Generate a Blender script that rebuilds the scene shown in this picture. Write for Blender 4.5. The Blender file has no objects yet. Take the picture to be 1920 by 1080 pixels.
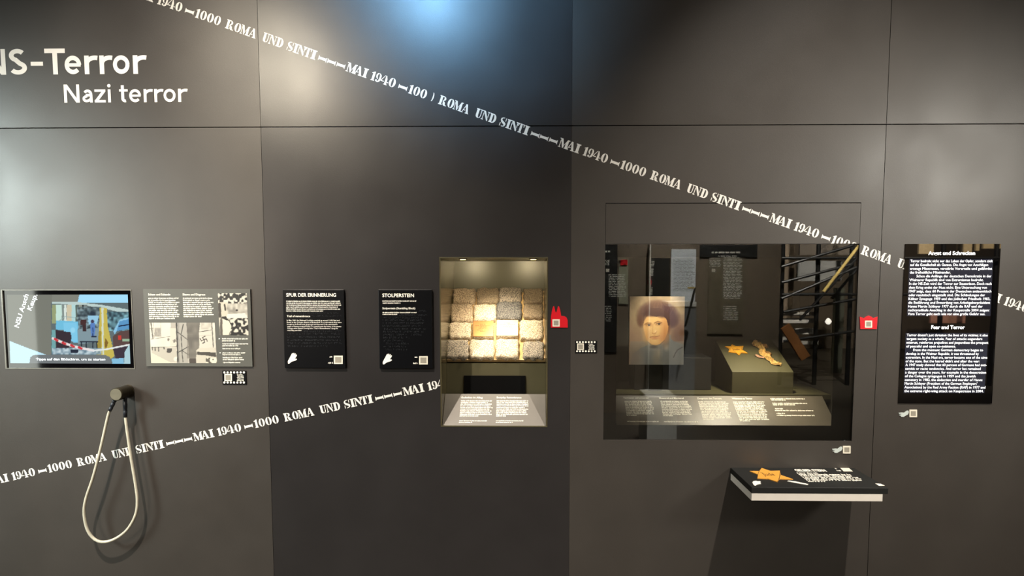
import bpy, bmesh, math, random
import numpy as np
from mathutils import Vector, Matrix

random.seed(7)
scene = bpy.context.scene
COL = scene.collection

# ------------------------------------------------------------------ camera
F, CAMD, CAMH = 1150.0, 2.45, 1.65            # focal length in px of a 1920x1080 frame, metres to the wall, eye height
PITCH, YAW = math.atan(F / 15900.0), math.radians(1.0)
ROT = Matrix.Rotation(YAW, 3, 'Z') @ Matrix.Rotation(math.pi / 2 - PITCH, 3, 'X')
EYE = Vector((0, -CAMD, CAMH))
_d = ROT.transposed() @ Vector((0, 1, 0))
PPX, PPY = 990 - F * _d.x / -_d.z, 521 + F * _d.y / -_d.z     # wall normal vanishes at (990, 521)
cam_data = bpy.data.cameras.new('camera')
cam = bpy.data.objects.new('camera', cam_data)
COL.objects.link(cam)
cam.location = EYE
cam.rotation_euler = ROT.to_euler()
cam_data.sensor_width = 36
cam_data.lens = 36 * F / 1920
cam_data.shift_x = -(PPX - 960) / 1920
cam_data.shift_y = (PPY - 540) / 1920
cam_data.clip_start = 0.02
scene.camera = cam

# ------------------------------------------------------------------ world, exposure, lamps
world = bpy.data.worlds.new('hall_ambient')
scene.world = world
world.use_nodes = True
world.node_tree.nodes['Background'].inputs[0].default_value = (1.0, 0.89, 0.78, 1)
world.node_tree.nodes['Background'].inputs[1].default_value = 0.15
vs = scene.view_settings
vs.view_transform = 'Standard'
vs.look = 'None'
vs.gamma = 1
vs.use_curve_mapping = False
vs.exposure = 0.0


def spot(name, loc, target, watts, color, angle, blend=1.0, radius=0.04):
    l = bpy.data.lights.new(name, 'SPOT')
    l.energy, l.color, l.spot_size, l.spot_blend, l.shadow_soft_size = watts, color, math.radians(angle), blend, radius
    o = bpy.data.objects.new(name, l)
    COL.objects.link(o)
    o.location = loc
    o.rotation_euler = (Vector(target) - Vector(loc)).to_track_quat('-Z', 'Y').to_euler()
    return o


# ceiling track spotlights and one added fill, in front of the wall and above the viewer; the satin wall mirrors them as soft patches
spot('track_spot_warm', (-1.66, -1.80, 3.06), (-0.74, 0, 2.38), 145, (1.0, 0.88, 0.68), 46, 1.0, 0.12)
spot('track_spot_blue', (-0.62, -1.50, 3.48), (-0.36, 0, 2.95), 180, (0.28, 0.62, 1.0), 52, 0.7, 0.12)
spot('track_spot_cool', (-4.25, -2.00, 2.35), (-2.45, 0, 1.32), 590, (0.86, 1.0, 0.97), 63, 1.0, 0.40)
spot('fill_spot_left', (-2.81, -2.60, 2.00), (-1.50, 0, 1.08), 120, (1.0, 0.82, 0.64), 60, 1.0, 0.35)  # added warm fill that brightens and browns the left panel, not a track lamp
spot('track_spot_right', (2.95, -2.20, 2.45), (1.62, 0, 1.55), 190, (1.0, 0.96, 0.86), 62, 1.0, 0.25)
# high hall lamps that give the steep shadows on the lower wall
spot('hall_lamp', (-1.75, -2.0, 4.6), (-1.15, 0, 0.42), 1250, (1.0, 0.89, 0.77), 52, 1.0, 0.04)
spot('hall_lamp', (1.5, -2.0, 4.6), (1.15, 0, 0.42), 950, (1.0, 0.90, 0.78), 50, 1.0, 0.04)


# ------------------------------------------------------------------ pixel -> place
def ray(px, py):
    return ROT @ Vector(((px - PPX) / F, -(py - PPY) / F, -1.0))


def W(px, py, y=0.0):
    d = ray(px, py)
    return EYE + d * ((y - EYE.y) / d.y)


class Plane:
    """a flat face in the scene: origin, right axis U, up axis V; px() finds the point a pixel looks at on it"""
    def __init__(s, o, u, v):
        s.o, s.u, s.v = Vector(o), Vector(u).normalized(), Vector(v).normalized()
        s.n = s.u.cross(s.v).normalized()

    def px(s, x, y):
        d = ray(x, y)
        return EYE + d * ((s.o - EYE).dot(s.n) / d.dot(s.n))

    def uv(s, x, y):
        p = s.px(x, y) - s.o
        return p.dot(s.u), p.dot(s.v)

    def at(s, u, v, h=0.0):
        return s.o + s.u * u + s.v * v + s.n * h

    def lift(s, h):
        return Plane(s.o + s.n * h, s.u, s.v)


WALL = Plane((0, 0, 0), (1, 0, 0), (0, 0, 1))      # n = (0,-1,0), towards the viewer


def mirror(px, py, dist, yg=0.0):
    """place in the room that the glass at y = yg mirrors at this pixel, dist metres in front of the glass"""
    p = W(px, py, yg + dist)
    return Vector((p.x, yg - dist, p.z))


# ------------------------------------------------------------------ materials
def lin(c):
    return tuple((v / 12.92 if v <= 0.04045 else ((v + 0.055) / 1.055) ** 2.4) for v in [x / 255.0 for x in c])


MATS = {}


def mat(name, rgb, rough=0.5, metal=0.0, spec=0.5, var=0.12, scale=30.0, bump=0.0, bscale=200.0, emit=0.0, coat=0.0, linear=False):
    if name in MATS:
        return MATS[name]
    m = bpy.data.materials.new(name)
    m.use_nodes = True
    nt = m.node_tree
    b = nt.nodes['Principled BSDF']
    c = rgb if linear else lin(rgb)
    b.inputs['Roughness'].default_value = rough
    b.inputs['Metallic'].default_value = metal
    b.inputs['Specular IOR Level'].default_value = spec
    b.inputs['Coat Weight'].default_value = coat
    b.inputs['Coat Roughness'].default_value = 0.03
    tc = nt.nodes.new('ShaderNodeTexCoord')
    nz = nt.nodes.new('ShaderNodeTexNoise')
    nz.inputs['Scale'].default_value = scale
    nz.inputs['Detail'].default_value = 4
    nt.links.new(tc.outputs['Object'], nz.inputs['Vector'])
    rp = nt.nodes.new('ShaderNodeValToRGB')
    rp.color_ramp.elements[0].position = 0.3
    rp.color_ramp.elements[1].position = 0.7
    rp.color_ramp.elements[0].color = tuple(v * (1 - var) for v in c) + (1,)
    rp.color_ramp.elements[1].color = tuple(min(1, v * (1 + var)) for v in c) + (1,)
    nt.links.new(nz.outputs['Fac'], rp.inputs['Fac'])
    nt.links.new(rp.outputs['Color'], b.inputs['Base Color'])
    if emit:
        nt.links.new(rp.outputs['Color'], b.inputs['Emission Color'])
        b.inputs['Emission Strength'].default_value = emit
    if bump:
        n2 = nt.nodes.new('ShaderNodeTexNoise')
        n2.inputs['Scale'].default_value = bscale
        n2.inputs['Detail'].default_value = 3
        nt.links.new(tc.outputs['Object'], n2.inputs['Vector'])
        bp = nt.nodes.new('ShaderNodeBump')
        bp.inputs['Strength'].default_value = bump
        bp.inputs['Distance'].default_value = 0.002
        nt.links.new(n2.outputs['Fac'], bp.inputs['Height'])
        nt.links.new(bp.outputs['Normal'], b.inputs['Normal'])
    MATS[name] = m
    return m


def mat_print(name, emit=0.0, rough=0.5, coat=0.0):
    """colour comes from the printed / displayed picture stored on the mesh"""
    m = bpy.data.materials.new(name)
    m.use_nodes = True
    nt = m.node_tree
    b = nt.nodes['Principled BSDF']
    a = nt.nodes.new('ShaderNodeAttribute')
    a.attribute_name = 'picture'
    b.inputs['Roughness'].default_value = rough
    b.inputs['Coat Weight'].default_value = coat
    b.inputs['Coat Roughness'].default_value = 0.02
    if emit:
        b.inputs['Base Color'].default_value = (0.004, 0.004, 0.005, 1)
        nt.links.new(a.outputs['Color'], b.inputs['Emission Color'])
        b.inputs['Emission Strength'].default_value = emit
    else:
        nt.links.new(a.outputs['Color'], b.inputs['Base Color'])
    return m


def mat_glass(name, ior=1.5, tint=(0.93, 0.95, 0.93)):
    m = bpy.data.materials.new(name)
    m.use_nodes = True
    nt = m.node_tree
    nt.nodes.clear()
    out = nt.nodes.new('ShaderNodeOutputMaterial')
    mx = nt.nodes.new('ShaderNodeMixShader')
    fr = nt.nodes.new('ShaderNodeFresnel')
    fr.inputs['IOR'].default_value = ior
    tr = nt.nodes.new('ShaderNodeBsdfTransparent')
    tr.inputs['Color'].default_value = (*tint, 1)
    gl = nt.nodes.new('ShaderNodeBsdfGlossy')
    gl.inputs['Roughness'].default_value = 0.0
    nt.links.new(fr.outputs[0], mx.inputs[0])
    nt.links.new(tr.outputs[0], mx.inputs[1])
    nt.links.new(gl.outputs[0], mx.inputs[2])
    nt.links.new(mx.outputs[0], out.inputs[0])
    return m


def mat_granite(name, lo, hi, scale=260):
    m = mat(name, lo, rough=0.75, bump=0.9, bscale=150, scale=scale, var=0.0)
    rp = [n for n in m.node_tree.nodes if n.type == 'VALTORGB'][0]
    rp.color_ramp.elements[0].position = 0.38
    rp.color_ramp.elements[1].position = 0.60
    rp.color_ramp.elements[0].color = (*lin(lo), 1)
    rp.color_ramp.elements[1].color = (*lin(hi), 1)
    return m


M_WALL_L = mat('black_wall_panel_matt_lit', (60, 56, 52), rough=0.42, spec=0.5, var=0.08, scale=5, bump=0.10, bscale=420)  # lighter copy of the panel black, for the brighter sides of the wall
M_WALL_C = mat('black_wall_panel_satin_dim', (42, 40, 40), rough=0.325, spec=0.5, var=0.08, scale=5, bump=0.10, bscale=420)  # darker copy, dimness of the wall's middle put into the base colour
for m_, r0, r1 in ((M_WALL_L, .37, .47), (M_WALL_C, .29, .36)):      # cloudy sheen of the sprayed panels
    nt_ = m_.node_tree
    tc_, nz_, mr_ = nt_.nodes.new('ShaderNodeTexCoord'), nt_.nodes.new('ShaderNodeTexNoise'), nt_.nodes.new('ShaderNodeMapRange')
    nz_.inputs['Scale'].default_value = 3.2
    nz_.inputs['Detail'].default_value = 2
    mr_.inputs['From Min'].default_value, mr_.inputs['From Max'].default_value = .3, .7
    mr_.inputs['To Min'].default_value, mr_.inputs['To Max'].default_value = r0, r1
    nt_.links.new(tc_.outputs['Object'], nz_.inputs['Vector'])
    nt_.links.new(nz_.outputs['Fac'], mr_.inputs['Value'])
    nt_.links.new(mr_.outputs['Result'], nt_.nodes['Principled BSDF'].inputs['Roughness'])
M_BACK = mat('joint_backing_black', (8, 8, 8), rough=0.9, spec=0.1)  # plain black of the backing behind the joints, also on the slot cover
M_WHITE = mat('white_vinyl', (236, 232, 224), rough=0.55, var=0.02)
M_STENCIL = mat('white_stencil_paint', (232, 230, 224), rough=0.6, var=0.06, scale=120)
M_TEXT = mat('white_print', (250, 246, 232), rough=0.6, var=0.02)
M_TEXTDIM = mat('grey_relief_dots', (70, 74, 78), rough=0.45)
M_BLACKPLATE = mat('black_acrylic', (9, 10, 13), rough=0.30, spec=0.35, var=0.05)
M_GREYPLATE = mat('grey_printed_board', (84, 84, 78), rough=0.5, var=0.04)
M_QR = mat('white_code_plate', (232, 226, 208), rough=0.6, var=0.03)
M_QRGREY = mat('grey_code_field', (150, 144, 130), rough=0.6, var=0.05, scale=90)
M_RED = mat('red_enamel', (206, 8, 28), rough=0.45, var=0.04)
M_DARKMETAL = mat('dark_metal', (40, 40, 38), rough=0.35, metal=0.7)
M_STEEL = mat('brushed_steel', (150, 148, 140), rough=0.35, metal=0.9)


# ------------------------------------------------------------------ mesh helpers
ORIG = {}


def thing(name, loc, label=None, cat=None, group=None, kind=None):
    o = bpy.data.objects.new(name, None)
    COL.objects.link(o)
    o.location = loc
    o.empty_display_size = 0.05
    ORIG[o.name] = Vector(loc)
    props(o, label, cat, group, kind)
    return o


def props(o, label=None, cat=None, group=None, kind=None):
    if label: o['label'] = label
    if cat: o['category'] = cat
    if group: o['group'] = group
    if kind: o['kind'] = kind
    return o


class MB:
    def __init__(s):
        s.v, s.f = [], []

    def add(s, verts, faces):
        k = len(s.v)
        s.v += [tuple(p) for p in verts]
        s.f += [tuple(i + k for i in f) for f in faces]
        return s

    def box(s, a, b):
        (x0, y0, z0), (x1, y1, z1) = a, b
        return s.add([(x0, y0, z0), (x1, y0, z0), (x1, y1, z0), (x0, y1, z0), (x0, y0, z1), (x1, y0, z1), (x1, y1, z1), (x0, y1, z1)],
                     [(0, 3, 2, 1), (4, 5, 6, 7), (0, 1, 5, 4), (1, 2, 6, 5), (2, 3, 7, 6), (3, 0, 4, 7)])

    def prism(s, pts, off):
        """flat polygon pts (3-D, seen from the front anticlockwise) thickened by the vector off (towards the back)"""
        n = len(pts)
        off = Vector(off)
        a = [Vector(p) for p in pts]
        return s.add(a + [p + off for p in a], [tuple(range(n)), tuple(range(2 * n - 1, n - 1, -1))] +
                     [(i, i + n, (i + 1) % n + n, (i + 1) % n) for i in range(n)])

    def slab(s, plane, rect, h0, h1):
        u0, v0, u1, v1 = rect
        return s.prism([plane.at(u0, v0, h1), plane.at(u1, v0, h1), plane.at(u1, v1, h1), plane.at(u0, v1, h1)], -plane.n * (h1 - h0))

    def tube(s, pts, r, n=10, cap=True):
        pts = [Vector(p) for p in pts]
        rings = []
        ref = None
        for i, p in enumerate(pts):
            t = (pts[min(i + 1, len(pts) - 1)] - pts[max(i - 1, 0)]).normalized()
            if ref is None:
                ref = t.orthogonal().normalized()
            ref = (ref - t * ref.dot(t)).normalized()
            bi = t.cross(ref)
            rr = r[i] if isinstance(r, (list, tuple)) else r
            rings.append([p + (ref * math.cos(2 * math.pi * k / n) + bi * math.sin(2 * math.pi * k / n)) * rr for k in range(n)])
        fs = []
        for i in range(len(pts) - 1):
            for k in range(n):
                fs.append((i * n + k, i * n + (k + 1) % n, (i + 1) * n + (k + 1) % n, (i + 1) * n + k))
        if cap:
            fs += [tuple(range(n - 1, -1, -1)), tuple(range((len(pts) - 1) * n, len(pts) * n))]
        return s.add([p for r_ in rings for p in r_], fs)

    def build(s, name, material, parent=None, smooth=False, bevel=0.0, **kw):
        me = bpy.data.meshes.new(name)
        if s.v:
            lo = [min(p[i] for p in s.v) for i in range(3)]
            hi = [max(p[i] for p in s.v) for i in range(3)]
            c = Vector([(lo[i] + hi[i]) / 2 for i in range(3)])
        else:
            c = Vector((0, 0, 0))
        if parent is None:
            c.z = lo[2]
        me.from_pydata([tuple(Vector(p) - c) for p in s.v], [], s.f)
        me.update()
        if smooth:
            me.polygons.foreach_set('use_smooth', [True] * len(me.polygons))
        me.materials.append(material)
        o = bpy.data.objects.new(name, me)
        COL.objects.link(o)
        ORIG[o.name] = c
        if parent is not None:
            o.parent = parent
            o.location = c - ORIG[parent.name]
        else:
            o.location = c
        if bevel:
            bv = o.modifiers.new('bevel', 'BEVEL')
            bv.width, bv.segments, bv.limit_method = bevel, 2, 'ANGLE'
        return props(o, **kw)


def holes_panel(mb, rect, holes, y0, y1):
    """wall panel in the XZ plane from y0 (front) to y1 (back) with rectangular openings"""
    x0, z0, x1, z1 = rect
    xs = sorted({x0, x1} | {h[0] for h in holes} | {h[2] for h in holes})
    zs = sorted({z0, z1} | {h[1] for h in holes} | {h[3] for h in holes})

    def solid(i, j):
        if i < 0 or j < 0 or i >= len(xs) - 1 or j >= len(zs) - 1:
            return False
        cx, cz = (xs[i] + xs[i + 1]) / 2, (zs[j] + zs[j + 1]) / 2
        return not any(h[0] < cx < h[2] and h[1] < cz < h[3] for h in holes)
    for i in range(len(xs) - 1):
        for j in range(len(zs) - 1):
            if not solid(i, j):
                continue
            a, b, c, d = xs[i], xs[i + 1], zs[j], zs[j + 1]
            mb.add([(a, y0, c), (b, y0, c), (b, y0, d), (a, y0, d)], [(0, 1, 2, 3)])
            mb.add([(a, y1, c), (b, y1, c), (b, y1, d), (a, y1, d)], [(3, 2, 1, 0)])
            if not solid(i - 1, j): mb.add([(a, y0, c), (a, y0, d), (a, y1, d), (a, y1, c)], [(0, 1, 2, 3)])
            if not solid(i + 1, j): mb.add([(b, y0, c), (b, y1, c), (b, y1, d), (b, y0, d)], [(0, 1, 2, 3)])
            if not solid(i, j - 1): mb.add([(a, y0, c), (a, y1, c), (b, y1, c), (b, y0, c)], [(0, 1, 2, 3)])
            if not solid(i, j + 1): mb.add([(a, y0, d), (b, y0, d), (b, y1, d), (a, y1, d)], [(0, 1, 2, 3)])
    return mb


# ------------------------------------------------------------------ lettering helpers
_FC = {}


def font_mesh(s, bold=0.0, res=1):
    key = (s, bold, res)
    if key in _FC:
        return _FC[key]
    fc = bpy.data.curves.new('lettering', 'FONT')
    fc.body, fc.size, fc.resolution_u, fc.offset = s, 1.0, res, bold
    o = bpy.data.objects.new('lettering', fc)
    COL.objects.link(o)
    bpy.context.view_layer.update()
    me = bpy.data.meshes.new_from_object(o.evaluated_get(bpy.context.evaluated_depsgraph_get()))
    co = [tuple(v.co[:2]) for v in me.vertices]
    fs = [tuple(p.vertices) for p in me.polygons]
    bpy.data.objects.remove(o)
    bpy.data.curves.remove(fc)
    bpy.data.meshes.remove(me)
    _FC[key] = (co, fs)
    return _FC[key]


CAP = max(y for _, y in font_mesh('H')[0])


def text_fit(mb, s, plane, u0, v0, width, cap, bold=0.02, res=1, h=0.0005, angle=0.0):
    """one line of print on a plane; width stretches it to the measured length (None keeps the face's own)"""
    co, fs = font_mesh(s, bold, res)
    if not co:
        return
    x0, x1 = min(c[0] for c in co), max(c[0] for c in co)
    sy = cap / CAP
    sx = width / (x1 - x0) if width else sy
    ca, sa = math.cos(angle), math.sin(angle)
    mb.add([plane.at(u0 + (x - x0) * sx * ca - y * sy * sa, v0 + (x - x0) * sx * sa + y * sy * ca, h) for x, y in co], fs)


def text_px(mb, s, plane, xl, yb, xr, cap_px, **kw):
    u0, v0 = plane.uv(xl, yb)
    u1, _ = plane.uv(xr, yb)
    _, v1 = plane.uv(xl, yb - cap_px)
    text_fit(mb, s, plane, u0, v0, u1 - u0, v1 - v0, **kw)


def tiny_lines(mb, plane, rows, h=0.0005, seed=1, weight=1.0):
    """print too small to read in the photograph: rows of word-like strokes. rows: (x left, x right, y base, x-height px)"""
    rnd = random.Random(seed)
    for xl, xr, yb, xh in rows:
        u0, v0 = plane.uv(xl, yb)
        u1, _ = plane.uv(xr, yb)
        _, v1 = plane.uv(xl, yb - xh)
        H = v1 - v0
        u = u0
        while u < u1 - H * 0.5:
            n = rnd.randint(2, 9)
            for k in range(n):
                w = H * rnd.uniform(0.45, 0.85)
                if u + w > u1:
                    break
                up = H * (1.42 if rnd.random() < 0.27 else 1.0)
                dn = -H * 0.35 if rnd.random() < 0.08 else 0
                st = H * 0.27 * weight
                mb.add([plane.at(u, v0 + dn, h), plane.at(u + st, v0 + dn, h), plane.at(u + st, v0 + up, h), plane.at(u, v0 + up, h)], [(0, 1, 2, 3)])
                mb.add([plane.at(u + st, v0 + H * .75, h), plane.at(u + w, v0 + H * .75, h), plane.at(u + w, v0 + H, h), plane.at(u + st, v0 + H, h)], [(0, 1, 2, 3)])
                if rnd.random() < 0.75:
                    mb.add([plane.at(u + w - st, v0, h), plane.at(u + w, v0, h), plane.at(u + w, v0 + H * .75, h), plane.at(u + w - st, v0 + H * .75, h)], [(0, 1, 2, 3)])
                if rnd.random() < 0.6:
                    mb.add([plane.at(u + st, v0, h), plane.at(u + w - st, v0, h), plane.at(u + w - st, v0 + H * .25, h), plane.at(u + st, v0 + H * .25, h)], [(0, 1, 2, 3)])
                u += w + H * 0.16
            u += H * 0.42


def rows(xl0, xl1, widths, y0, y1, xh):
    n = len(widths)
    out = []
    for i, xr in enumerate(widths):
        t = i / max(1, n - 1)
        out.append((xl0 + (xl1 - xl0) * t, xr, y0 + (y1 - y0) * t, xh))
    return out


def zm(ox, oy, s):
    """coordinates read off an enlarged crop -> photograph pixels"""
    return lambda x, y: (ox + x / s, oy + y / s)


def poly_px(mb, plane, pts, h1, h0=None):
    p = [plane.px(*q) + plane.n * h1 for q in pts]
    e = (p[1] - p[0]).cross(p[2] - p[1])
    area = Vector((0, 0, 0))
    for i in range(1, len(p) - 1):
        area += (p[i] - p[0]).cross(p[i + 1] - p[0])
    if area.dot(plane.n) < 0:
        p.reverse()
    if h0 is None:
        mb.add(p, [tuple(range(len(p)))])
    else:
        mb.prism(p, -plane.n * (h1 - h0))


def rect_px(mb, plane, x0, y0, x1, y1, h1, h0=None):
    poly_px(mb, plane, [(x0, y1), (x1, y1), (x1, y0), (x0, y0)], h1, h0)


HAND = [(0.02, 1.0), (0.0, 0.78), (0.12, 0.58), (0.22, 0.42), (0.34, 0.22), (0.44, 0.06), (0.52, 0.04), (0.52, 0.16), (0.60, 0.02),
        (0.68, 0.03), (0.66, 0.16), (0.78, 0.05), (0.84, 0.10), (0.80, 0.22), (0.93, 0.16), (0.97, 0.24), (0.84, 0.44), (0.72, 0.54),
        (0.92, 0.55), (0.97, 0.62), (0.82, 0.72), (0.56, 0.78), (0.34, 0.86), (0.16, 1.0)]


# ------------------------------------------------------------------ picture painter (prints, paintings, displays)
class Paint:
    def __init__(s, w, h, rgb, k=0.25):
        s.k = k
        s.h, s.w = int(h * k), int(w * k)
        s.a = np.zeros((s.h, s.w, 3))
        s.a[:] = rgb
        s.yy, s.xx = np.mgrid[0:s.h, 0:s.w]
        s.xx = (s.xx + 0.5) / k
        s.yy = (s.yy + 0.5) / k
        s.rng = np.random.RandomState(3)

    def mix(s, m, rgb):
        m = np.clip(m, 0, 1)[..., None]
        s.a = s.a * (1 - m) + np.array(rgb, float) * m

    def poly(s, pts, rgb, al=1.0):
        x, y = s.xx, s.yy
        ins = np.zeros(x.shape, bool)
        n = len(pts)
        for i in range(n):
            x0, y0 = pts[i]
            x1, y1 = pts[(i + 1) % n]
            if y0 == y1:
                continue
            c = (y0 > y) != (y1 > y)
            ins ^= c & (x < (x1 - x0) * (y - y0) / (y1 - y0) + x0)
        s.mix(ins * al, rgb)

    def rect(s, x0, y0, x1, y1, rgb, al=1.0):
        s.mix(((s.xx >= x0) & (s.xx < x1) & (s.yy >= y0) & (s.yy < y1)) * al, rgb)

    def ell(s, cx, cy, rx, ry, rgb, soft=0.1, al=1.0, rot=0.0):
        dx, dy = s.xx - cx, s.yy - cy
        c, n = math.cos(rot), math.sin(rot)
        r = np.sqrt(((dx * c + dy * n) / rx) ** 2 + ((-dx * n + dy * c) / ry) ** 2)
        s.mix(np.clip((1 + soft - r) / (2 * soft), 0, 1) * al, rgb)

    def line(s, pts, w, rgb, al=1.0, soft=2.0):
        d = np.full(s.xx.shape, 1e9)
        for (x0, y0), (x1, y1) in zip(pts[:-1], pts[1:]):
            L = max(1e-6, (x1 - x0) ** 2 + (y1 - y0) ** 2)
            t = np.clip(((s.xx - x0) * (x1 - x0) + (s.yy - y0) * (y1 - y0)) / L, 0, 1)
            d = np.minimum(d, np.hypot(s.xx - x0 - t * (x1 - x0), s.yy - y0 - t * (y1 - y0)))
        s.mix(np.clip((w / 2 + soft - d) / (2 * soft), 0, 1) * al, rgb)

    def noise(s, x0, y0, x1, y1, cell, lo, hi, al=1.0, thr=None):
        nh, nw = int((y1 - y0) / cell) + 2, int((x1 - x0) / cell) + 2
        g = s.rng.rand(nh, nw)
        m = (s.xx >= x0) & (s.xx < x1) & (s.yy >= y0) & (s.yy < y1)
        fx = np.clip((s.xx - x0) / cell, 0, nw - 1.001)
        fy = np.clip((s.yy - y0) / cell, 0, nh - 1.001)
        ix, iy = fx.astype(int), fy.astype(int)
        tx, ty = fx - ix, fy - iy
        v = (g[iy, ix] * (1 - tx) + g[iy, ix + 1] * tx) * (1 - ty) + (g[iy + 1, ix] * (1 - tx) + g[iy + 1, ix + 1] * tx) * ty
        if thr is not None:
            v = np.clip((v - thr) * 6 + 0.5, 0, 1)
        col = np.array(lo, float) * (1 - v[..., None]) + np.array(hi, float) * v[..., None]
        mm = (m * al)[..., None]
        s.a = s.a * (1 - mm) + col * mm

    def grade(s, fn):
        s.a = fn(s.a, s.xx, s.yy)

    def picture(s, name, plane_quad, src_quad, material, parent, nu, nv, **kw):
        """plane_quad: four corners in the scene (TL TR BR BL); src_quad: the same corners on the painter"""
        tl, tr, br, bl = [Vector(p) for p in plane_quad]
        stl, str_, sbr, sbl = [np.array(p, float) for p in src_quad]
        verts, cols = [], []
        for j in range(nv + 1):
            v = j / nv
            for i in range(nu + 1):
                u = i / nu
                verts.append((tl * (1 - u) + tr * u) * (1 - v) + (bl * (1 - u) + br * u) * v)
                q = (stl * (1 - u) + str_ * u) * (1 - v) + (sbl * (1 - u) + sbr * u) * v
                x = min(s.w - 1, max(0, int(q[0] * s.k)))
                y = min(s.h - 1, max(0, int(q[1] * s.k)))
                cols.append(s.a[y, x])
        mb = MB()
        mb.add(verts, [((j + 1) * (nu + 1) + i, (j + 1) * (nu + 1) + i + 1, j * (nu + 1) + i + 1, j * (nu + 1) + i) for j in range(nv) for i in range(nu)])
        o = mb.build(name, material, parent, **kw)
        c = np.clip(np.array(cols) / 255.0, 0, 1)
        l = np.where(c <= 0.04045, c / 12.92, ((c + 0.055) / 1.055) ** 2.4)
        at = o.data.color_attributes.new('picture', 'FLOAT_COLOR', 'POINT')
        at.data.foreach_set('color', np.concatenate([l, np.ones((len(l), 1))], 1).astype(np.float32).ravel())
        return o


# ================================================================== SETTING
ZSEAM = W(780, 237).z
XS1, XS2, XS3 = W(489, 240).x, W(1072, 240).x, W(1662, 234).x
PW = (XS3 - XS1) / 2
XS0, XS4 = XS1 - PW, XS3 + PW
XSL, XSR = XS0 - PW, XS4 + PW
ZTOP = ZSEAM + 1.45
NX0, NX1 = W(825, 640).x, W(1027, 640).x
NZ1, NZ0 = W(925, 482).z, W(925, 800.5).z
CX0, CX1 = W(1133, 640).x, W(1604.5, 640).x
CZ1, CZ0, CZH = W(1370, 457).z, W(1370, 826).z, W(1370, 380).z
TX0, TX1 = W(6, 617).x, W(250, 617).x
TZ1, TZ0 = W(130, 543).z, W(130, 692).z
NICHE = (NX0, NZ0, NX1, NZ1)
CASE = (CX0, CZ0, CX1, CZH)
TAB = (TX0, TZ0, TX1, TZ1)

bk = holes_panel(MB(), (XSL, 0, XSR, ZTOP), [NICHE, CASE, TAB], 0.024, 0.05)
wall = bk.build('wall_back', M_BACK, None, kind='structure', label='black panelled exhibition wall with thin joints')
g = 0.0014
for (x0, x1) in ((XSL, XS0), (XS0, XS1), (XS1, XS2), (XS2, XS3), (XS3, XS4), (XS4, XSR)):
    ga = {XS2: .0003, XS3: .0011}.get(x0, .0008)
    gb = {XS2: .0003, XS3: .0011}.get(x1, .0008)
    for (z0, z1) in ((0.0, ZSEAM - 0.0019), (ZSEAM + 0.0019, ZTOP)):
        hs = [h for h in (NICHE, CASE, TAB) if x0 < h[0] < x1 and z1 < ZSEAM + 0.01]
        holes_panel(MB(), (x0 + ga, z0, x1 - gb, z1), hs, 0.0, 0.022).build('panel', M_WALL_C if x0 == XS1 else M_WALL_L, wall)

M_FLOOR = mat('dark_floor', (70, 64, 56), rough=0.45, var=0.1, scale=3)
M_OPP = mat('brown_black_wall', (110, 97, 82), rough=0.6, var=0.06, scale=3)
MB().box((-9, -13, -0.05), (9, 0.6, 0)).build('floor', M_FLOOR, None, kind='structure', label='dark smooth floor of the exhibition hall')

# ================================================================== STENCILLED LETTERING
def arc(cx, cy, rx, ry, a0, a1, n=12):
    return [(cx + rx * math.cos(math.radians(a0 + (a1 - a0) * i / n)), cy + ry * math.sin(math.radians(a0 + (a1 - a0) * i / n))) for i in range(n + 1)]


def cres(cx, cy, rx, ry, ix, iy, a0, a1, dx=0.0):
    return [(x + dx, y) for x, y in arc(cx, cy, rx, ry, a0, a1) + arc(cx, cy, ix, iy, a1, a0)]


def stem(x0, x1, s, t=0.10):
    return [(x0 - s, 0), (x1 + s, 0), (x1 + s, t - .02), (x1, t + .03), (x1, 1 - t - .03), (x1 + s, 1 - t + .02), (x1 + s, 1), (x0 - s, 1), (x0 - s, 1 - t + .02), (x0, 1 - t - .03), (x0, t + .03), (x0 - s, t - .02)]


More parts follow.
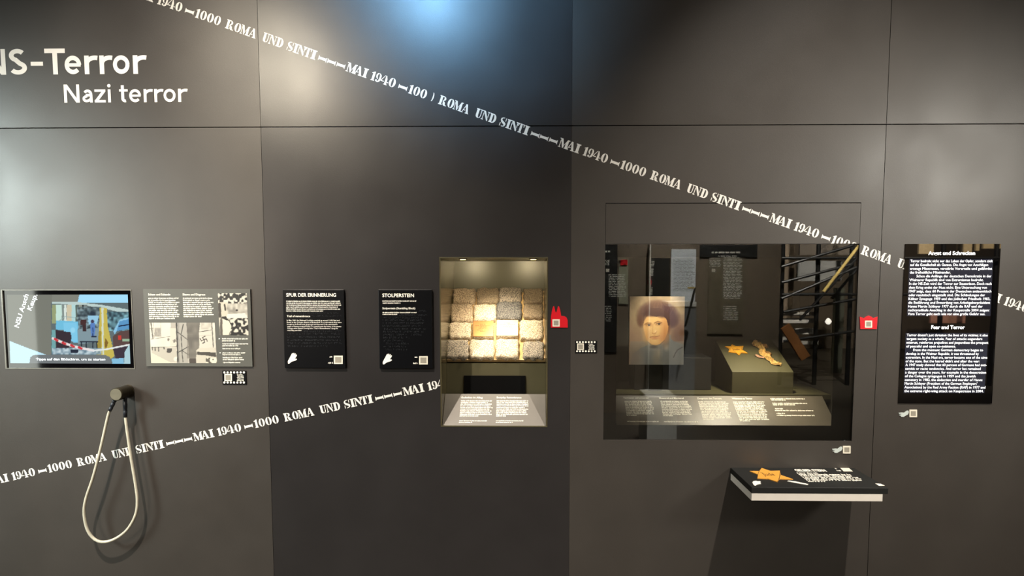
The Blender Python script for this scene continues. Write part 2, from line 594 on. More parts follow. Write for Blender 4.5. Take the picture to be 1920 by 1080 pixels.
ZERO_L, ZERO_R = cres(.34, .5, .34, .5, .10, .43, 93, 267, -.0), cres(.34, .5, .34, .5, .10, .43, -87, 87, .03)
G = {
    'I': [stem(.12, .40, .10)],
    'O': [ZERO_L, ZERO_R],
    '0': [ZERO_L, ZERO_R],
    ')': [ZERO_R],
    'M': [[(0, 0), (.28, 0), (.28, .07), (.19, .1), (.19, .72), (.11, .86), (.11, .1), (0, .07)],
          [(0, 1), (.34, 1), (.63, .25), (.55, 0), (.48, 0), (.14, .9), (0, .93)],
          [(.66, .34), (.76, .62), (.76, .1), (.68, .07), (.68, 0), (1.15, 0), (1.15, .07), (1.04, .1), (1.04, .9), (1.15, .93), (1.15, 1), (.88, 1), (.62, .4)]],
    'A': [[(0, 0), (.27, 0), (.27, .07), (.20, .1), (.28, .28), (.50, .28), (.50, .36), (.31, .36), (.46, .74), (.42, .86), (.12, .1), (0, .07)],
          [(.44, 1), (.62, 1), (.92, .1), (1.0, .07), (1.0, 0), (.54, 0), (.54, .07), (.64, .1), (.50, .62), (.40, .92)]],
    '1': [[(.04, 0), (.48, 0), (.48, .07), (.40, .1), (.40, 1), (.30, 1), (0, .84), (0, .77), (.13, .80), (.13, .1), (.04, .07)]],
    '9': [cres(.30, .67, .30, .33, .11, .25, 95, 265), cres(.30, .67, .32, .33, .11, .25, 0, 85, .02),
          [(.64, .66), (.43, .66), (.41, .36), (.30, .10), (.20, .07), (.20, 0), (.36, .01), (.54, .12), (.62, .32)],
          arc(.13, .15, .11, .12, 0, 330, 10)],
    '4': [[(0, .27), (0, .36), (.40, 1), (.46, 1), (.10, .36), (.40, .36), (.40, .27)],
          [(.42, 0), (.84, 0), (.84, .07), (.75, .1), (.75, .62), (.60, 1), (.50, 1), (.50, .1), (.42, .07)],
          [(.79, .27), (.95, .27), (.95, .36), (.79, .36)]],
    'R': [stem(.09, .35, .09), cres(.42, .74, .33, .26, .12, .19, -85, 85),
          [(.40, .47), (.56, .47), (.72, .36), (.78, .10), (.94, .08), (.94, 0), (.62, 0), (.50, .12), (.46, .38), (.40, .42)]],
    'U': [[(0, 1), (.40, 1), (.40, .93), (.33, .90), (.33, .28), (.37, .12), (.42, .09), (.42, 0), (.26, .01), (.12, .10), (.07, .28), (.07, .90), (0, .93)],
          [(.46, 1), (.74, 1), (.74, .93), (.65, .90), (.65, .28), (.60, .10), (.46, 0), (.46, .09), (.55, .18), (.57, .30), (.57, .90), (.46, .93)]],
    'N': [[(0, 0), (.27, 0), (.27, .07), (.19, .1), (.19, .70), (.11, .84), (.11, .1), (0, .07)],
          [(0, 1), (.32, 1), (.78, .22), (.78, 0), (.68, 0), (.13, .9), (0, .93)],
          [(.60, 1), (.88, 1), (.88, .93), (.79, .90), (.79, .34), (.71, .46), (.71, .90), (.60, .93)]],
    'D': [stem(.09, .36, .09), cres(.42, .5, .42, .5, .15, .42, -86, 86)],
    'S': [cres(.36, .72, .33, .28, .16, .20, 70, 215), [(.04, .66), (.14, .46), (.62, .16), (.70, .30), (.62, .46), (.22, .68)],
          cres(.36, .28, .33, .28, .16, .20, -112, 20), [(.58, .64), (.66, .64), (.66, 1), (.58, .96)], [(.04, 0), (.12, .04), (.12, .36), (.04, .36)]],
    'T': [[(.17, 0), (.61, 0), (.61, .07), (.52, .1), (.52, 1), (.26, 1), (.26, .1), (.17, .07)],
          [(0, 1), (.22, 1), (.22, .92), (.14, .90), (.07, .66), (0, .66)], [(.56, 1), (.78, 1), (.78, .66), (.71, .66), (.64, .90), (.56, .92)]],
    '-': [[(0, .15), (.055, .15), (.11, .26), (.89, .26), (.945, .15), (1, .15), (1, .63), (.945, .63), (.89, .53), (.11, .53), (.055, .63), (0, .63)]],
}
GM = {}
for ch, polys in G.items():
    mx = max(p[0] for q in polys for p in q)
    mb = MB()
    for qi, q in enumerate(polys):
        mb.add([(x / mx, -qi * 0.00005, y) for x, y in q], [tuple(range(len(q)))])
    me = bpy.data.meshes.new('letter')
    me.from_pydata(mb.v, [], mb.f)
    bm_ = bmesh.new()
    bm_.from_mesh(me)
    bmesh.ops.recalc_face_normals(bm_, faces=bm_.faces)
    for f in bm_.faces:
        if f.normal.y > 0:
            f.normal_flip()
    bm_.to_mesh(me)
    bm_.free()
    me.materials.append(M_STENCIL)
    GM[ch] = me
# (glyph, start, end) in thousandths of one repeat of the phrase
PHRASE = [('M', 0, 46), ('A', 37, 75), ('I', 76, 98), ('1', 116, 134), ('9', 137, 161), ('4', 161, 197), ('0', 199, 229), ('-', 245, 285),
          ('1', 293, 311), ('0', 315, 343), ('0', 347, 376), ('0', 380, 409), ('R', 435, 472), ('O', 475, 504), ('M', 503, 544), ('A', 541, 577),
          ('U', 607, 636), ('N', 636, 669), ('D', 671, 702), ('S', 721, 749), ('I', 751, 770), ('N', 769, 805), ('T', 803, 832), ('I', 833, 857),
          ('-', 869, 907), ('-', 911, 949), ('-', 955, 993)]


def band(pA, pC, k0, k1, cap, label, skip, cut=None):
    A, C = W(*pA), W(*pC)
    per = (C - A) / 2
    L = per.length
    th = math.atan2(-per.z, per.x)
    ux, up = per.normalized(), Vector((math.sin(th), 0, math.cos(th)))
    root = thing('stencil_lettering', A, label, 'wall lettering')
    for k in range(k0, k1):
        for i, (ch, a, b) in enumerate(PHRASE):
            if (k, i) == (0, 11) and k0 == -1:
                ch, a = ')', 393
            p = A + per * (k + a / 1000.0) - up * cap * 0.5
            w = (b - a) / 1000.0 * L
            ctr = p + ux * w / 2 + up * cap / 2
            if skip(ctr, w):
                continue
            o = bpy.data.objects.new('letter' if ch != '-' else 'dash', GM[ch])
            COL.objects.link(o)
            o.parent = root
            o.location = p + Vector((0, -0.0007, 0)) - A
            o.rotation_euler = (0, th, 0)
            o.scale = (w, 1, cap)
            pl = cut(ctr, w) if cut else None
            if pl:
                co, no = pl
                m4 = Matrix.Translation(p) @ Matrix.Rotation(th, 4, 'Y') @ Matrix.Diagonal((w, 1, cap, 1))
                bm = bmesh.new()
                bm.from_mesh(GM[ch])
                bm.transform(m4)
                bmesh.ops.bisect_plane(bm, geom=bm.verts[:] + bm.edges[:] + bm.faces[:], plane_co=co, plane_no=no, clear_outer=True)
                bm.transform(m4.inverted())
                me = bpy.data.meshes.new('letter')
                bm.to_mesh(me)
                n = len(bm.verts)
                bm.free()
                me.materials.append(M_STENCIL)
                if n == 0:
                    bpy.data.objects.remove(o)
                else:
                    o.data = me
    return root


SX0, SX1 = W(1690, 607).x, W(1867, 607).x            # text display on the right
SZ1, SZ0 = W(1780, 457.5).z, W(1780, 756).z
VX0, VX1 = W(-60, 500).x, W(1990, 500).x


def skip_up(c, w):
    if c.x < VX0 or c.x > VX1 or c.z > W(900, -40).z: return True
    if SX0 + w * 0.6 < c.x < SX1 - w * 0.6: return True
    return CX0 < c.x < CX1 and c.z < CZ1 - 0.03


band((650.3, 124.6), (1444.5, 407.0), -1, 4, 0.0355, 'upper white stencilled phrase running down to the right across the black wall', skip_up,
     lambda c, w: ((0, 0, CZ1 + 0.0005), (0, 0, -1)) if c.x < CX1 and c.z < CZ1 + 0.03 and c.x > CX0 else None)
band((-21.6, 903), (755.6, 734.8), 0, 3, 0.0338, 'lower white stencilled phrase rising to the lit stone niche',
     lambda c, w: c.x > NX0 + w / 2 or c.x < VX0,
     lambda c, w: ((NX0 - 0.0005, 0, 0), (1, 0, 0)) if c.x > NX0 - w else None)


# ================================================================== WALL TITLES (round sans letters drawn as strokes)
def thick(pts, w):
    p = [Vector((x, y)) for x, y in pts]
    l, r = [], []
    for i in range(len(p)):
        a = (p[i] - p[i - 1]).normalized() if i else (p[1] - p[0]).normalized()
        b = (p[i + 1] - p[i]).normalized() if i < len(p) - 1 else a
        t = (a + b).normalized()
        n = Vector((-t.y, t.x)) * (w / 2 / max(0.5, t.dot(b)))
        l.append(p[i] + n)
        r.append(p[i] - n)
    return [[tuple(l[i]), tuple(r[i]), tuple(r[i + 1]), tuple(l[i + 1])] for i in range(len(p) - 1)]


def bar(x0, y0, x1, y1):
    return [[(x0, y0), (x1, y0), (x1, y1), (x0, y1)]]


def sans(ch, w):
    h, x = w / 2, 0.72
    R = x / 2 - h
    ring = lambda cx, a0, a1, n=28: thick(arc(cx, x / 2, R, R, a0, a1, n), w)
    if ch == 'N': return bar(0, 0, w, 1) + bar(.78 - w, 0, .78, 1) + [[(0, 1), (w * 1.15, 1), (.78, 0), (.78 - w * 1.15, 0)]], .78
    if ch == 'S': return thick(arc(.33, .74, .25 - h * .3, .26 - h, 35, 250, 16) + arc(.33, .26, .27 - h * .3, .26 - h, 70, -150, 16), w), .66
    if ch == '-': return bar(0, .34, .42, .34 + w * .9), .42
    if ch == 'T': return bar(0, 1 - w, .74, 1) + bar(.37 - h, 0, .37 + h, 1 - w), .74
    if ch == 'e': return ring(x / 2, 0, 318, 30) + bar(w * .6, x / 2 - w * .38, x - .02, x / 2 + w * .38), x
    if ch == 'o': return ring(x / 2, 0, 360, 36), x
    if ch == 'r': return bar(0, 0, w, x) + thick(arc(.40, .40, .40 - h, .32 - h, 180, 72, 12), w), .46
    if ch == 'a': return bar(.58 - w, 0, .58, .44) + thick(arc(.31, .44, .27 - h, .28 - h, 148, 0, 14), w) + thick([(.56 - h, .41), (.26, .41)] + arc(.24, .21, .24 - h, .20 - h, 95, 275, 12) + [(.36, .03 + h)] + [(.56 - h, .20)], w * .92), .58
    if ch == 'z': return bar(0, 0, .54, w * .9) + bar(0, x - w * .9, .54, x) + [[(.02, w * .85), (.02 + w * 1.2, w * .85), (.53, x - w * .85), (.53 - w * 1.2, x - w * .85)]], .54
    if ch == 'i': return bar(0, 0, w, x) + [arc(h, .92, w * .62, w * .62, 0, 345, 16)], w
    if ch == 't': return bar(.10, .16, .10 + w, .94) + bar(0, x - w * .85, .44, x) + thick(arc(.30, .20, .20 - h, .20 - h, 180, 285, 8), w), .44


def title(name, letters, base_px, cap_px, w, label, tilt, material):
    root = thing(name, W(*base_px), label, 'wall title')
    o0 = W(*base_px)
    cap = W(base_px[0], base_px[1] - cap_px).z - o0.z
    for ch, xl, xr in letters:
        polys, adv = sans(ch, w)
        mb = MB()
        a, b = W(xl, base_px[1]).x, W(xr, base_px[1]).x
        x_off = a - o0.x
        for qi, q in enumerate(polys):
            pts = [Vector((a + x / adv * (b - a), -0.0007 - qi * 0.00002, o0.z + y * cap + (a - o0.x) * tilt)) for x, y in q]
            n = Vector((0, 0, 0))
            for i in range(1, len(pts) - 1):
                n += (pts[i] - pts[0]).cross(pts[i + 1] - pts[0])
            if n.y > 0: pts.reverse()
            mb.add(pts, [tuple(range(len(pts)))])
        mb.build('letter' if ch != '-' else 'hyphen', material, root)


title('section_title', [('N', -26, 12), ('S', 18, 51.8), ('-', 59, 82), ('T', 85.5, 124), ('e', 122.5, 153.5), ('r', 159.5, 182.5), ('r', 187.8, 210.3), ('o', 213, 244), ('r', 250.4, 274)],
      (0, 140.3), 48.3, .172, 'large bold white German title lettering at upper left of wall', 0.001, M_WHITE)
title('section_subtitle', [('N', 121, 150), ('a', 155.3, 174.2), ('z', 178.2, 198.7), ('i', 203.2, 208.4), ('t', 224.5, 240.6), ('e', 243.2, 265.2), ('r', 270.3, 286), ('r', 290.2, 305.8), ('o', 307.6, 330), ('r', 334.7, 351)],
      (121, 192.7), 34.0, .150, 'smaller thin white English subtitle lettering below the large title', 0.002, M_WHITE)

# ================================================================== TOUCH SCREEN (left)
tx0, tx1, tz0, tz1 = TX0, TX1, TZ0, TZ1
ts = thing('touch_screen', ((tx0 + tx1) / 2, 0.0, tz0), 'small wall touch screen showing a street scene with barrier tape', 'touch screen')
M_FRAME = mat('grey_screen_frame', (120, 118, 110), rough=0.35, metal=0.3)
M_BEZEL = mat('black_screen_glass', (6, 6, 8), rough=0.04, spec=0.8, var=0.0)
fr = 0.006
holes_panel(MB(), (tx0 + .0005, tz0 + .0005, tx1 - .0005, tz1 - .0005), [(tx0 + fr, tz0 + fr * .6, tx1 - fr * .5, tz1 - fr * .5)], -0.0015, 0.02).build('frame', M_FRAME, ts)
TSP = Plane((0, 0.004, 0), (1, 0, 0), (0, 0, 1))
MB().box((tx0 + fr, 0.004, tz0 + fr * .6), (tx1 - fr * .5, 0.02, tz1 - fr * .5)).build('bezel', M_BEZEL, ts)
Z1 = zm(0, 535, 6.545)
P = Paint(1702, 1080, (128, 130, 120))
P.rect(0, 0, 640, 1080, (120, 122, 112))
P.poly([(980, 100), (1640, 100), (1640, 360), (950, 220)], (165, 222, 250))
P.poly([(120, 683), (560, 850), (400, 860), (360, 960), (120, 965)], (196, 236, 252))
P.rect(630, 215, 1640, 980, (96, 110, 112))
P.poly([(640, 200), (960, 205), (1250, 240), (1600, 300), (1600, 360), (1230, 270), (960, 240), (640, 225)], (188, 208, 205))
for x0, x1, c in ((640, 690, (150, 160, 118)), (690, 760, (196, 226, 214)), (760, 790, (132, 146, 140)), (790, 815, (214, 226, 218)), (820, 880, (206, 196, 168)), (880, 930, (178, 214, 214)), (930, 960, (92, 106, 98)), (970, 1010, (146, 152, 140)), (1010, 1030, (44, 50, 52)), (1030, 1075, (120, 130, 128))):
    P.rect(x0, 235, x1, 470, c)
P.rect(955, 300, 1230, 540, (66, 84, 92))
P.noise(950, 260, 1240, 540, 22, (26, 34, 40), (176, 204, 210), .75)
P.poly([(690, 430), (960, 440), (960, 700), (900, 700), (880, 560), (690, 540)], (112, 190, 222))
P.poly([(780, 450), (945, 455), (950, 690), (790, 680)], (126, 200, 232))
P.ell(895, 550, 28, 34, (150, 214, 240), .2)
P.line([(720, 440), (800, 380), (960, 400)], 8, (150, 176, 176))
P.poly([(950, 540), (1215, 520), (1215, 690), (960, 720)], (128, 150, 158))
P.rect(990, 420, 1060, 490, (70, 44, 44))
P.rect(1015, 490, 1060, 565, (60, 42, 44))
P.poly([(680, 545), (870, 575), (880, 650), (840, 790), (690, 770)], (54, 44, 52))
P.rect(635, 545, 685, 830, (112, 166, 168))
P.ell(1140, 350, 36, 34, (40, 52, 66), .3)
P.poly([(1075, 370), (1215, 370), (1190, 470), (1090, 480)], (150, 200, 226))
P.ell(1136, 442, 20, 24, (66, 60, 84), .2)
P.poly([(1110, 460), (1165, 460), (1170, 540), (1155, 635), (1125, 635), (1112, 540)], (88, 128, 190))
P.line([(1140, 520), (1142, 630)], 10, (30, 44, 84))
P.rect(1120, 622, 1185, 638, (36, 46, 66))
P.noise(1300, 320, 1640, 560, 26, (22, 36, 46), (150, 214, 226), .85)
P.poly([(1390, 560), (1470, 420), (1640, 370), (1640, 420), (1480, 470), (1410, 600)], (140, 196, 226))
P.poly([(1470, 440), (1640, 400), (1640, 520), (1430, 560)], (90, 150, 196))
P.line([(1460, 500), (1640, 470)], 14, (24, 40, 66))
P.poly([(1390, 620), (1480, 560), (1640, 540), (1640, 760), (1390, 780)], (92, 70, 66))
P.rect(1450, 615, 1490, 670, (204, 62, 52))
P.rect(1500, 655, 1640, 690, (150, 180, 150))
P.poly([(1380, 760), (1640, 720), (1640, 900), (1420, 900)], (62, 52, 62))
P.poly([(1225, 270), (1310, 280), (1320, 480), (1390, 790), (1405, 870), (1360, 900), (1180, 860), (1215, 560)], (198, 182, 84))
P.poly([(1245, 280), (1270, 280), (1275, 850), (1255, 850)], (208, 218, 200))
P.poly([(1290, 640), (1330, 700), (1300, 790), (1285, 740)], (130, 100, 40))
P.poly([(1215, 560), (1240, 560), (1240, 860), (1185, 850)], (160, 140, 56))
P.line([(985, 690), (1200, 690)], 14, (20, 28, 44))
for x in (1000, 1060, 1140, 1190):
    P.line([(x, 690), (x, 800)], 12, (24, 32, 46))
P.noise(640, 770, 1250, 850, 24, (80, 110, 130), (224, 240, 244), .9)
P.rect(870, 790, 960, 830, (36, 44, 60))
tape = [(650, 650), (780, 705), (900, 745), (1000, 770), (1150, 800), (1300, 785), (1450, 755), (1620, 720)]
P.line(tape[:5], 30, (232, 226, 226))
P.line(tape[4:], 20, (226, 232, 230))
for (x, y) in ((690, 668), (785, 710), (890, 742), (985, 768)):
    P.line([(x - 16, y - 10), (x + 16, y + 8)], 28, (206, 56, 62))
P.poly([(1530, 820), (1580, 730), (1640, 760), (1640, 980), (1520, 980)], (172, 206, 214))
P.poly([(1370, 900), (1520, 890), (1520, 980), (1380, 980)], (132, 190, 220))
P.poly([(360, 950), (375, 880), (430, 852), (1290, 852), (1350, 880), (1372, 965), (360, 965)], (112, 118, 120))
q = [TSP.lift(.0005).px(*Z1(*c)) for c in ((84, 115), (1567, 113), (1600, 962), (128, 955))]
disp = P.picture('display', q, ((84, 115), (1567, 113), (1600, 962), (128, 955)), mat_print('lit_display', emit=1.0, rough=0.03), ts, 230, 140)
M_SCREENTEXT = mat('lit_screen_text', (236, 248, 255), emit=1.3, var=0)
mb = MB()
text_px(mb, 'Tippe auf den Bildschirm, um zu starten', TSP, *Z1(445, 920), Z1(1293, 920)[0], 4.5, h=.001, bold=.0, res=3)
mb.build('caption_text', M_SCREENTEXT, disp)
mb = MB()
for s_, a, b in (('NSU Ansch', (232, 522), (352, 118)), ('Keup.', (385, 312), (462, 118))):
    A, B = TSP.uv(*Z1(*a)), TSP.uv(*Z1(*b))
    text_fit(mb, s_, TSP, A[0], A[1], math.hypot(B[0] - A[0], B[1] - A[1]), .0185, angle=math.atan2(B[1] - A[1], B[0] - A[0]), h=.001, bold=.005, res=3)
mb.build('slanted_text', M_SCREENTEXT, disp)

# ================================================================== INFO PANEL WITH TWO PHOTOGRAPHS
Z2 = zm(270, 535, 6.548)


def plate(name, label, cat, x0, y0, x1, y1, t, material, bevel=0.0006, y=0.0):
    a, b = W((x0), (y0 + y1) / 2).x, W(x1, (y0 + y1) / 2).x
    z1, z0 = W((x0 + x1) / 2, y0).z, W((x0 + x1) / 2, y1).z
    root = thing(name, ((a + b) / 2, 0, z0), label, cat)
    MB().box((a, -t, z0), (b, -0.0002, z1)).build('board', material, root, bevel=bevel)
    return root, Plane((0, -t, 0), (1, 0, 0), (0, 0, 1))


ip, IP = plate('info_panel', 'grey printed info panel with two black and white photographs', 'info panel', 273, 542, 472.5, 687, .006, M_GREYPLATE)
mb = MB()
text_px(mb, 'Scham und Schande', IP, *Z2(52, 124), Z2(325, 0)[0], 3.7, bold=.018, res=2)
mb.build('heading', M_TEXT, ip)
mb = MB()
text_px(mb, 'Shame and Disgrace', IP, *Z2(475, 124), Z2(753, 0)[0], 3.7, bold=.018, res=2)
mb.build('heading', M_TEXT, ip)
mb = MB()
for (xa, xb, ws, ya, yb, sd) in ((55, 65, (435, 405, 436, 415, 425, 397, 430, 410, 440, 436, 385), 166, 414, 1), (478, 487, (852, 818, 858, 832, 838, 855, 840, 838, 863, 720), 166, 390, 2)):
    tiny_lines(mb, IP, [(Z2(a, 0)[0], Z2(b, 0)[0], Z2(0, y)[1], 1.9) for a, b, y, _ in rows(xa, xb, ws, ya, yb, 1)], seed=sd, weight=1.25)
mb.build('body_text', M_TEXT, ip)
mb = MB()
tiny_lines(mb, IP, [(Z2(a, 0)[0], Z2(b, 0)[0], Z2(0, y)[1], 1.8) for a, b, y in ((960, 1285, 663), (960, 1135, 688), (965, 1280, 724), (962, 1168, 748), (965, 1195, 784), (965, 1245, 836), (965, 1188, 858), (968, 1210, 894), (968, 1235, 918), (972, 1195, 954))], seed=3, weight=1.25)
for (x, y) in ((918, 655), (930, 828)):
    poly_px(mb, IP, [Z2(x, y - 9), Z2(x + 18, y), Z2(x, y + 9)], .0006)
mb.build('caption_text', M_TEXT, ip)
P = Paint(1375, 1080, (196, 190, 176))
P.rect(60, 450, 530, 960, (222, 216, 200))
P.noise(60, 450, 420, 780, 60, (206, 200, 186), (236, 230, 214), .6)
P.line([(85, 455), (110, 650)], 14, (96, 92, 84))
P.line([(70, 530), (110, 525)], 8, (110, 104, 96))
P.rect(130, 520, 208, 630, (172, 166, 154))
for x in (140, 158, 176, 196):
    P.line([(x, 530), (x, 625)], 5, (120, 114, 106))
P.line([(115, 455), (125, 645)], 5, (150, 144, 134))
P.line([(205, 455), (210, 640)], 4, (160, 154, 144))
P.line([(90, 660), (325, 626)], 5, (100, 96, 88))
P.rect(330, 455, 405, 525, (176, 170, 158))
P.rect(322, 525, 400, 745, (208, 202, 186))
P.poly([(90, 770), (400, 760), (410, 950), (330, 950), (95, 830)], (190, 184, 170))
P.line([(95, 765), (400, 750)], 6, (70, 66, 60))
for x, l in ((100, 30), (135, 40), (178, 46), (245, 20)):
    P.line([(x, 760), (x + 3, 760 + l)], 12, (66, 62, 58))
P.ell(300, 665, 14, 18, (120, 114, 106), .3)
P.poly([(285, 775), (345, 770), (345, 800), (325, 830), (280, 825)], (66, 62, 58))
P.poly([(90, 830), (330, 950), (90, 955)], (224, 218, 190))
P.ell(395, 905, 30, 28, (232, 226, 206), .2)
P.rect(405, 455, 530, 955, (150, 146, 138))
P.poly([(430, 455), (520, 455), (545, 955), (440, 955)], (172, 168, 158))
P.line([(398, 458), (418, 940)], 16, (52, 50, 48))
P.line([(482, 480), (455, 600), (468, 830), (480, 940)], 9, (56, 54, 50))
P.line([(405, 570), (455, 605), (535, 665)], 8, (60, 58, 54))
P.line([(425, 820), (545, 752)], 9, (56, 54, 50))
P.line([(468, 800), (550, 855)], 7, (66, 64, 60))
P.line([(525, 458), (550, 700), (562, 955)], 8, (70, 66, 62))
P.poly([(528, 455), (690, 455), (680, 560), (676, 760), (640, 800), (640, 960), (565, 960), (550, 700)], (104, 100, 92))
P.noise(530, 455, 680, 900, 50, (84, 80, 74), (138, 132, 122), .7)
P.rect(560, 895, 645, 955, (74, 66, 60))
P.poly([(690, 455), (870, 455), (872, 540), (880, 770), (680, 770), (676, 560)], (214, 208, 194))
P.noise(700, 455, 840, 540, 26, (170, 164, 150), (224, 218, 204), .7)
P.line([(676, 572), (840, 546)], 7, (56, 52, 48))
P.line([(832, 455), (852, 770)], 12, (104, 100, 92))
P.ell(856, 500, 16, 30, (226, 220, 206), .2)
P.line([(680, 620), (836, 612)], 4, (176, 170, 158))
P.poly([(640, 800), (680, 768), (860, 765), (892, 815), (880, 830), (650, 822)], (206, 200, 184))
P.poly([(650, 812), (880, 826), (890, 878), (660, 850)], (70, 66, 60))
P.poly([(642, 850), (890, 878), (897, 960), (642, 960)], (204, 198, 182))
P.noise(760, 890, 897, 955, 22, (60, 56, 50), (240, 232, 210), .8, thr=.45)


def daub(cx, cy, r, w, rot, c):          # smeared graffiti in the documentary photograph
    R_ = lambda x, y: (cx + r * (x * math.cos(rot) - y * math.sin(rot)), cy + r * (x * math.sin(rot) + y * math.cos(rot)))
    P.line([R_(1, -1), R_(0, -1), R_(0, 1), R_(-1, 1)], w, c)
    P.line([R_(-1, -1), R_(-1, 0), R_(1, 0), R_(1, 1)], w, c)


daub(733, 668, 33, 10, -.42, (58, 52, 48))
daub(375, 682, 15, 6, -.35, (66, 60, 56))
P.rect(895, 90, 1300, 620, (120, 116, 106))
P.noise(895, 95, 1300, 235, 24, (34, 32, 30), (226, 220, 204), .95, thr=.5)
P.noise(895, 225, 1300, 420, 30, (130, 126, 116), (238, 232, 216), .9)
P.poly([(1010, 355), (1240, 340), (1275, 405), (1020, 405)], (232, 226, 210))
P.ell(1140, 305, 14, 12, (40, 38, 36), .3)
P.noise(1060, 400, 1300, 620, 24, (26, 24, 22), (224, 218, 202), .95, thr=.55)
P.rect(905, 210, 1020, 400, (208, 200, 182))
P.line([(925, 230), (935, 400)], 34, (66, 60, 54))
P.line([(990, 240), (1000, 300)], 22, (70, 64, 58))
P.poly([(955, 385), (1000, 375), (1080, 480), (1080, 520), (1065, 500), (965, 410)], (40, 36, 34))
P.poly([(965, 410), (1045, 440), (1075, 510), (1040, 612), (965, 612)], (230, 222, 200))
P.line([(945, 400), (955, 612)], 26, (92, 86, 78))
P.poly([(905, 395), (940, 395), (925, 540), (905, 540)], (196, 190, 174))
P.grade(lambda a_, x_, y_: a_ * .90)
ph = mat_print('photo_print', rough=0.45)
IPL = IP.lift(.0005)
sq = ((66, 458), (868, 458), (896, 955), (88, 955))
P.picture('photograph', [IPL.px(*Z2(*c)) for c in sq], sq, ph, ip, 170, 100)
sq = ((905, 98), (1262, 98), (1283, 612), (928, 612))
P.picture('photograph', [IPL.px(*Z2(*c)) for c in sq], sq, ph, ip, 76, 106)


# ================================================================== SMALL TAGS
def film_tag(label, x0, y0, s=1.0):
    root, PL = plate('film_strip_tag', label, 'tag', x0, y0, x0 + 45 * s, y0 + 26 * s, .0025, M_BLACKPLATE, bevel=0.0004)
    for j in (3.2, 22.2):
        for i in range(7):
            mb = MB()
            cx, cy = x0 + 3.3 * s + i * 6.1 * s, y0 + j * s
            poly_px(mb, PL, [(cx + 2.0 * s * math.cos(k * math.pi / 6), cy + 2.0 * s * math.sin(k * math.pi / 6)) for k in range(12)], .0006)
            mb.build('perforation', M_TEXT, root)
    mb = MB()
    rect_px(mb, PL, x0 + 3.4 * s, y0 + 6 * s, x0 + 17.6 * s, y0 + 19.6 * s, .0006)
    mb.build('code_plate', M_QR, root)
    mb = MB()
    rect_px(mb, PL, x0 + 5.6 * s, y0 + 8 * s, x0 + 15.4 * s, y0 + 17.6 * s, .001)
    mb.build('code_field', M_QRGREY, root)
    mb = MB()
    tiny_lines(mb, PL, [(x0 + (27 + (i % 2)) * s, x0 + (40 - 2 * (i == 0)) * s, y0 + (8.4 + i * 2.7) * s, 1.4 * s) for i in range(5)], seed=int(x0), h=.0006, weight=1.3)
    mb.build('small_text', M_TEXT, root)


film_tag('black film strip tag with white dots directly below grey info panel', 417.5, 695)
film_tag('black film strip tag with white dots between niche and display case', 1079, 638.5, 0.90)


def cut_tag(name, label, pts, sq):
    c = W(sum(p[0] for p in pts) / len(pts), max(p[1] for p in pts))
    root = thing(name, (c.x, 0, c.z), label, 'tag')
    mb = MB()
    poly_px(mb, WALL, pts, .0035, .0002)
    mb.build('tag_body', M_RED, root, bevel=0.0004)
    x0, y0, s = sq
    mb = MB()
    rect_px(mb, WALL, x0, y0, x0 + s, y0 + s, .0042)
    mb.build('code_plate', M_QR, root)
    mb = MB()
    rect_px(mb, WALL, x0 + s * .17, y0 + s * .17, x0 + s * .83, y0 + s * .83, .0046)
    mb.build('code_field', M_QRGREY, root)


Z3 = zm(1020, 560, 9.0)
cut_tag('cathedral_tag', 'red tag shaped like a two-spired cathedral beside the lit niche',
        [Z3(*p) for p in ((115, 488), (118, 300), (135, 200), (155, 130), (172, 128), (190, 215), (202, 240), (214, 215), (235, 130), (252, 128), (270, 180), (290, 292), (350, 296), (380, 320), (398, 360), (400, 488))], (1035.8, 598.6, 13.6))
Z4 = zm(1550, 580, 3.724)
cut_tag('crown_tag', 'red crown-shaped tag at right edge of display case',
        [Z4(*p) for p in ((232, 138), (228, 50), (258, 62), (270, 52), (290, 44), (312, 52), (322, 62), (353, 50), (347, 138))], (1620.8, 600.9, 13.4))


def hand_tag(label, hx, hy, qx, qy):
    c = W(qx, qy + 14)
    root = thing('hand_tag', (c.x, 0, c.z), label, 'tag')
    mb = MB()
    poly_px(mb, WALL, [(hx + x * 19, hy + y * 12) for x, y in ((0, .38), (.3, .32), (.55, .34), (.82, .02), (.97, .04), (1, .3), (.9, .62), (.62, .86), (.48, 1), (.2, .98), (.22, .82), (.02, .72), (.2, .62), (.32, .55), (.02, .5))], .0025, .0002)
    mb.build('hand_symbol', mat('pale_hand_symbol', (196, 206, 202), rough=0.5, var=.03), root)
    mb = MB()
    rect_px(mb, WALL, qx, qy, qx + 14.4, qy + 14, .0025, .0002)
    mb.build('code_plate', M_QR, root)
    mb = MB()
    rect_px(mb, WALL, qx + 2.6, qy + 2.6, qx + 11.8, qy + 11.4, .003)
    mb.build('code_field', M_QRGREY, root)


hand_tag('white hand tag and code plate below display case', 1560, 837, 1580, 836)
hand_tag('white hand tag and code plate below bright text screen', 1684.5, 769.5, 1704.5, 768)

# ================================================================== TACTILE PANELS
Z5 = zm(500, 520, 5.647)


def dots(mb, plane, rws, seed, r=0.0009):
    rnd = random.Random(seed)
    for xl, xr, y in rws:
        x = xl
        while x < xr:
            if rnd.random() < 0.14:
                x += 2.4
                continue
            for i in (0, 1):
                for j in (0, 1, 2):
                    if rnd.random() < 0.45:
                        p = plane.px(x + i * 1.05, y + j * 1.05)
                        n, u, v = plane.n, plane.u, plane.v
                        mb.add([p + u * r, p + v * r, p - u * r, p - v * r, p + n * r * .9], [(0, 1, 4), (1, 2, 4), (2, 3, 4), (3, 0, 4)])
            x += 2.9


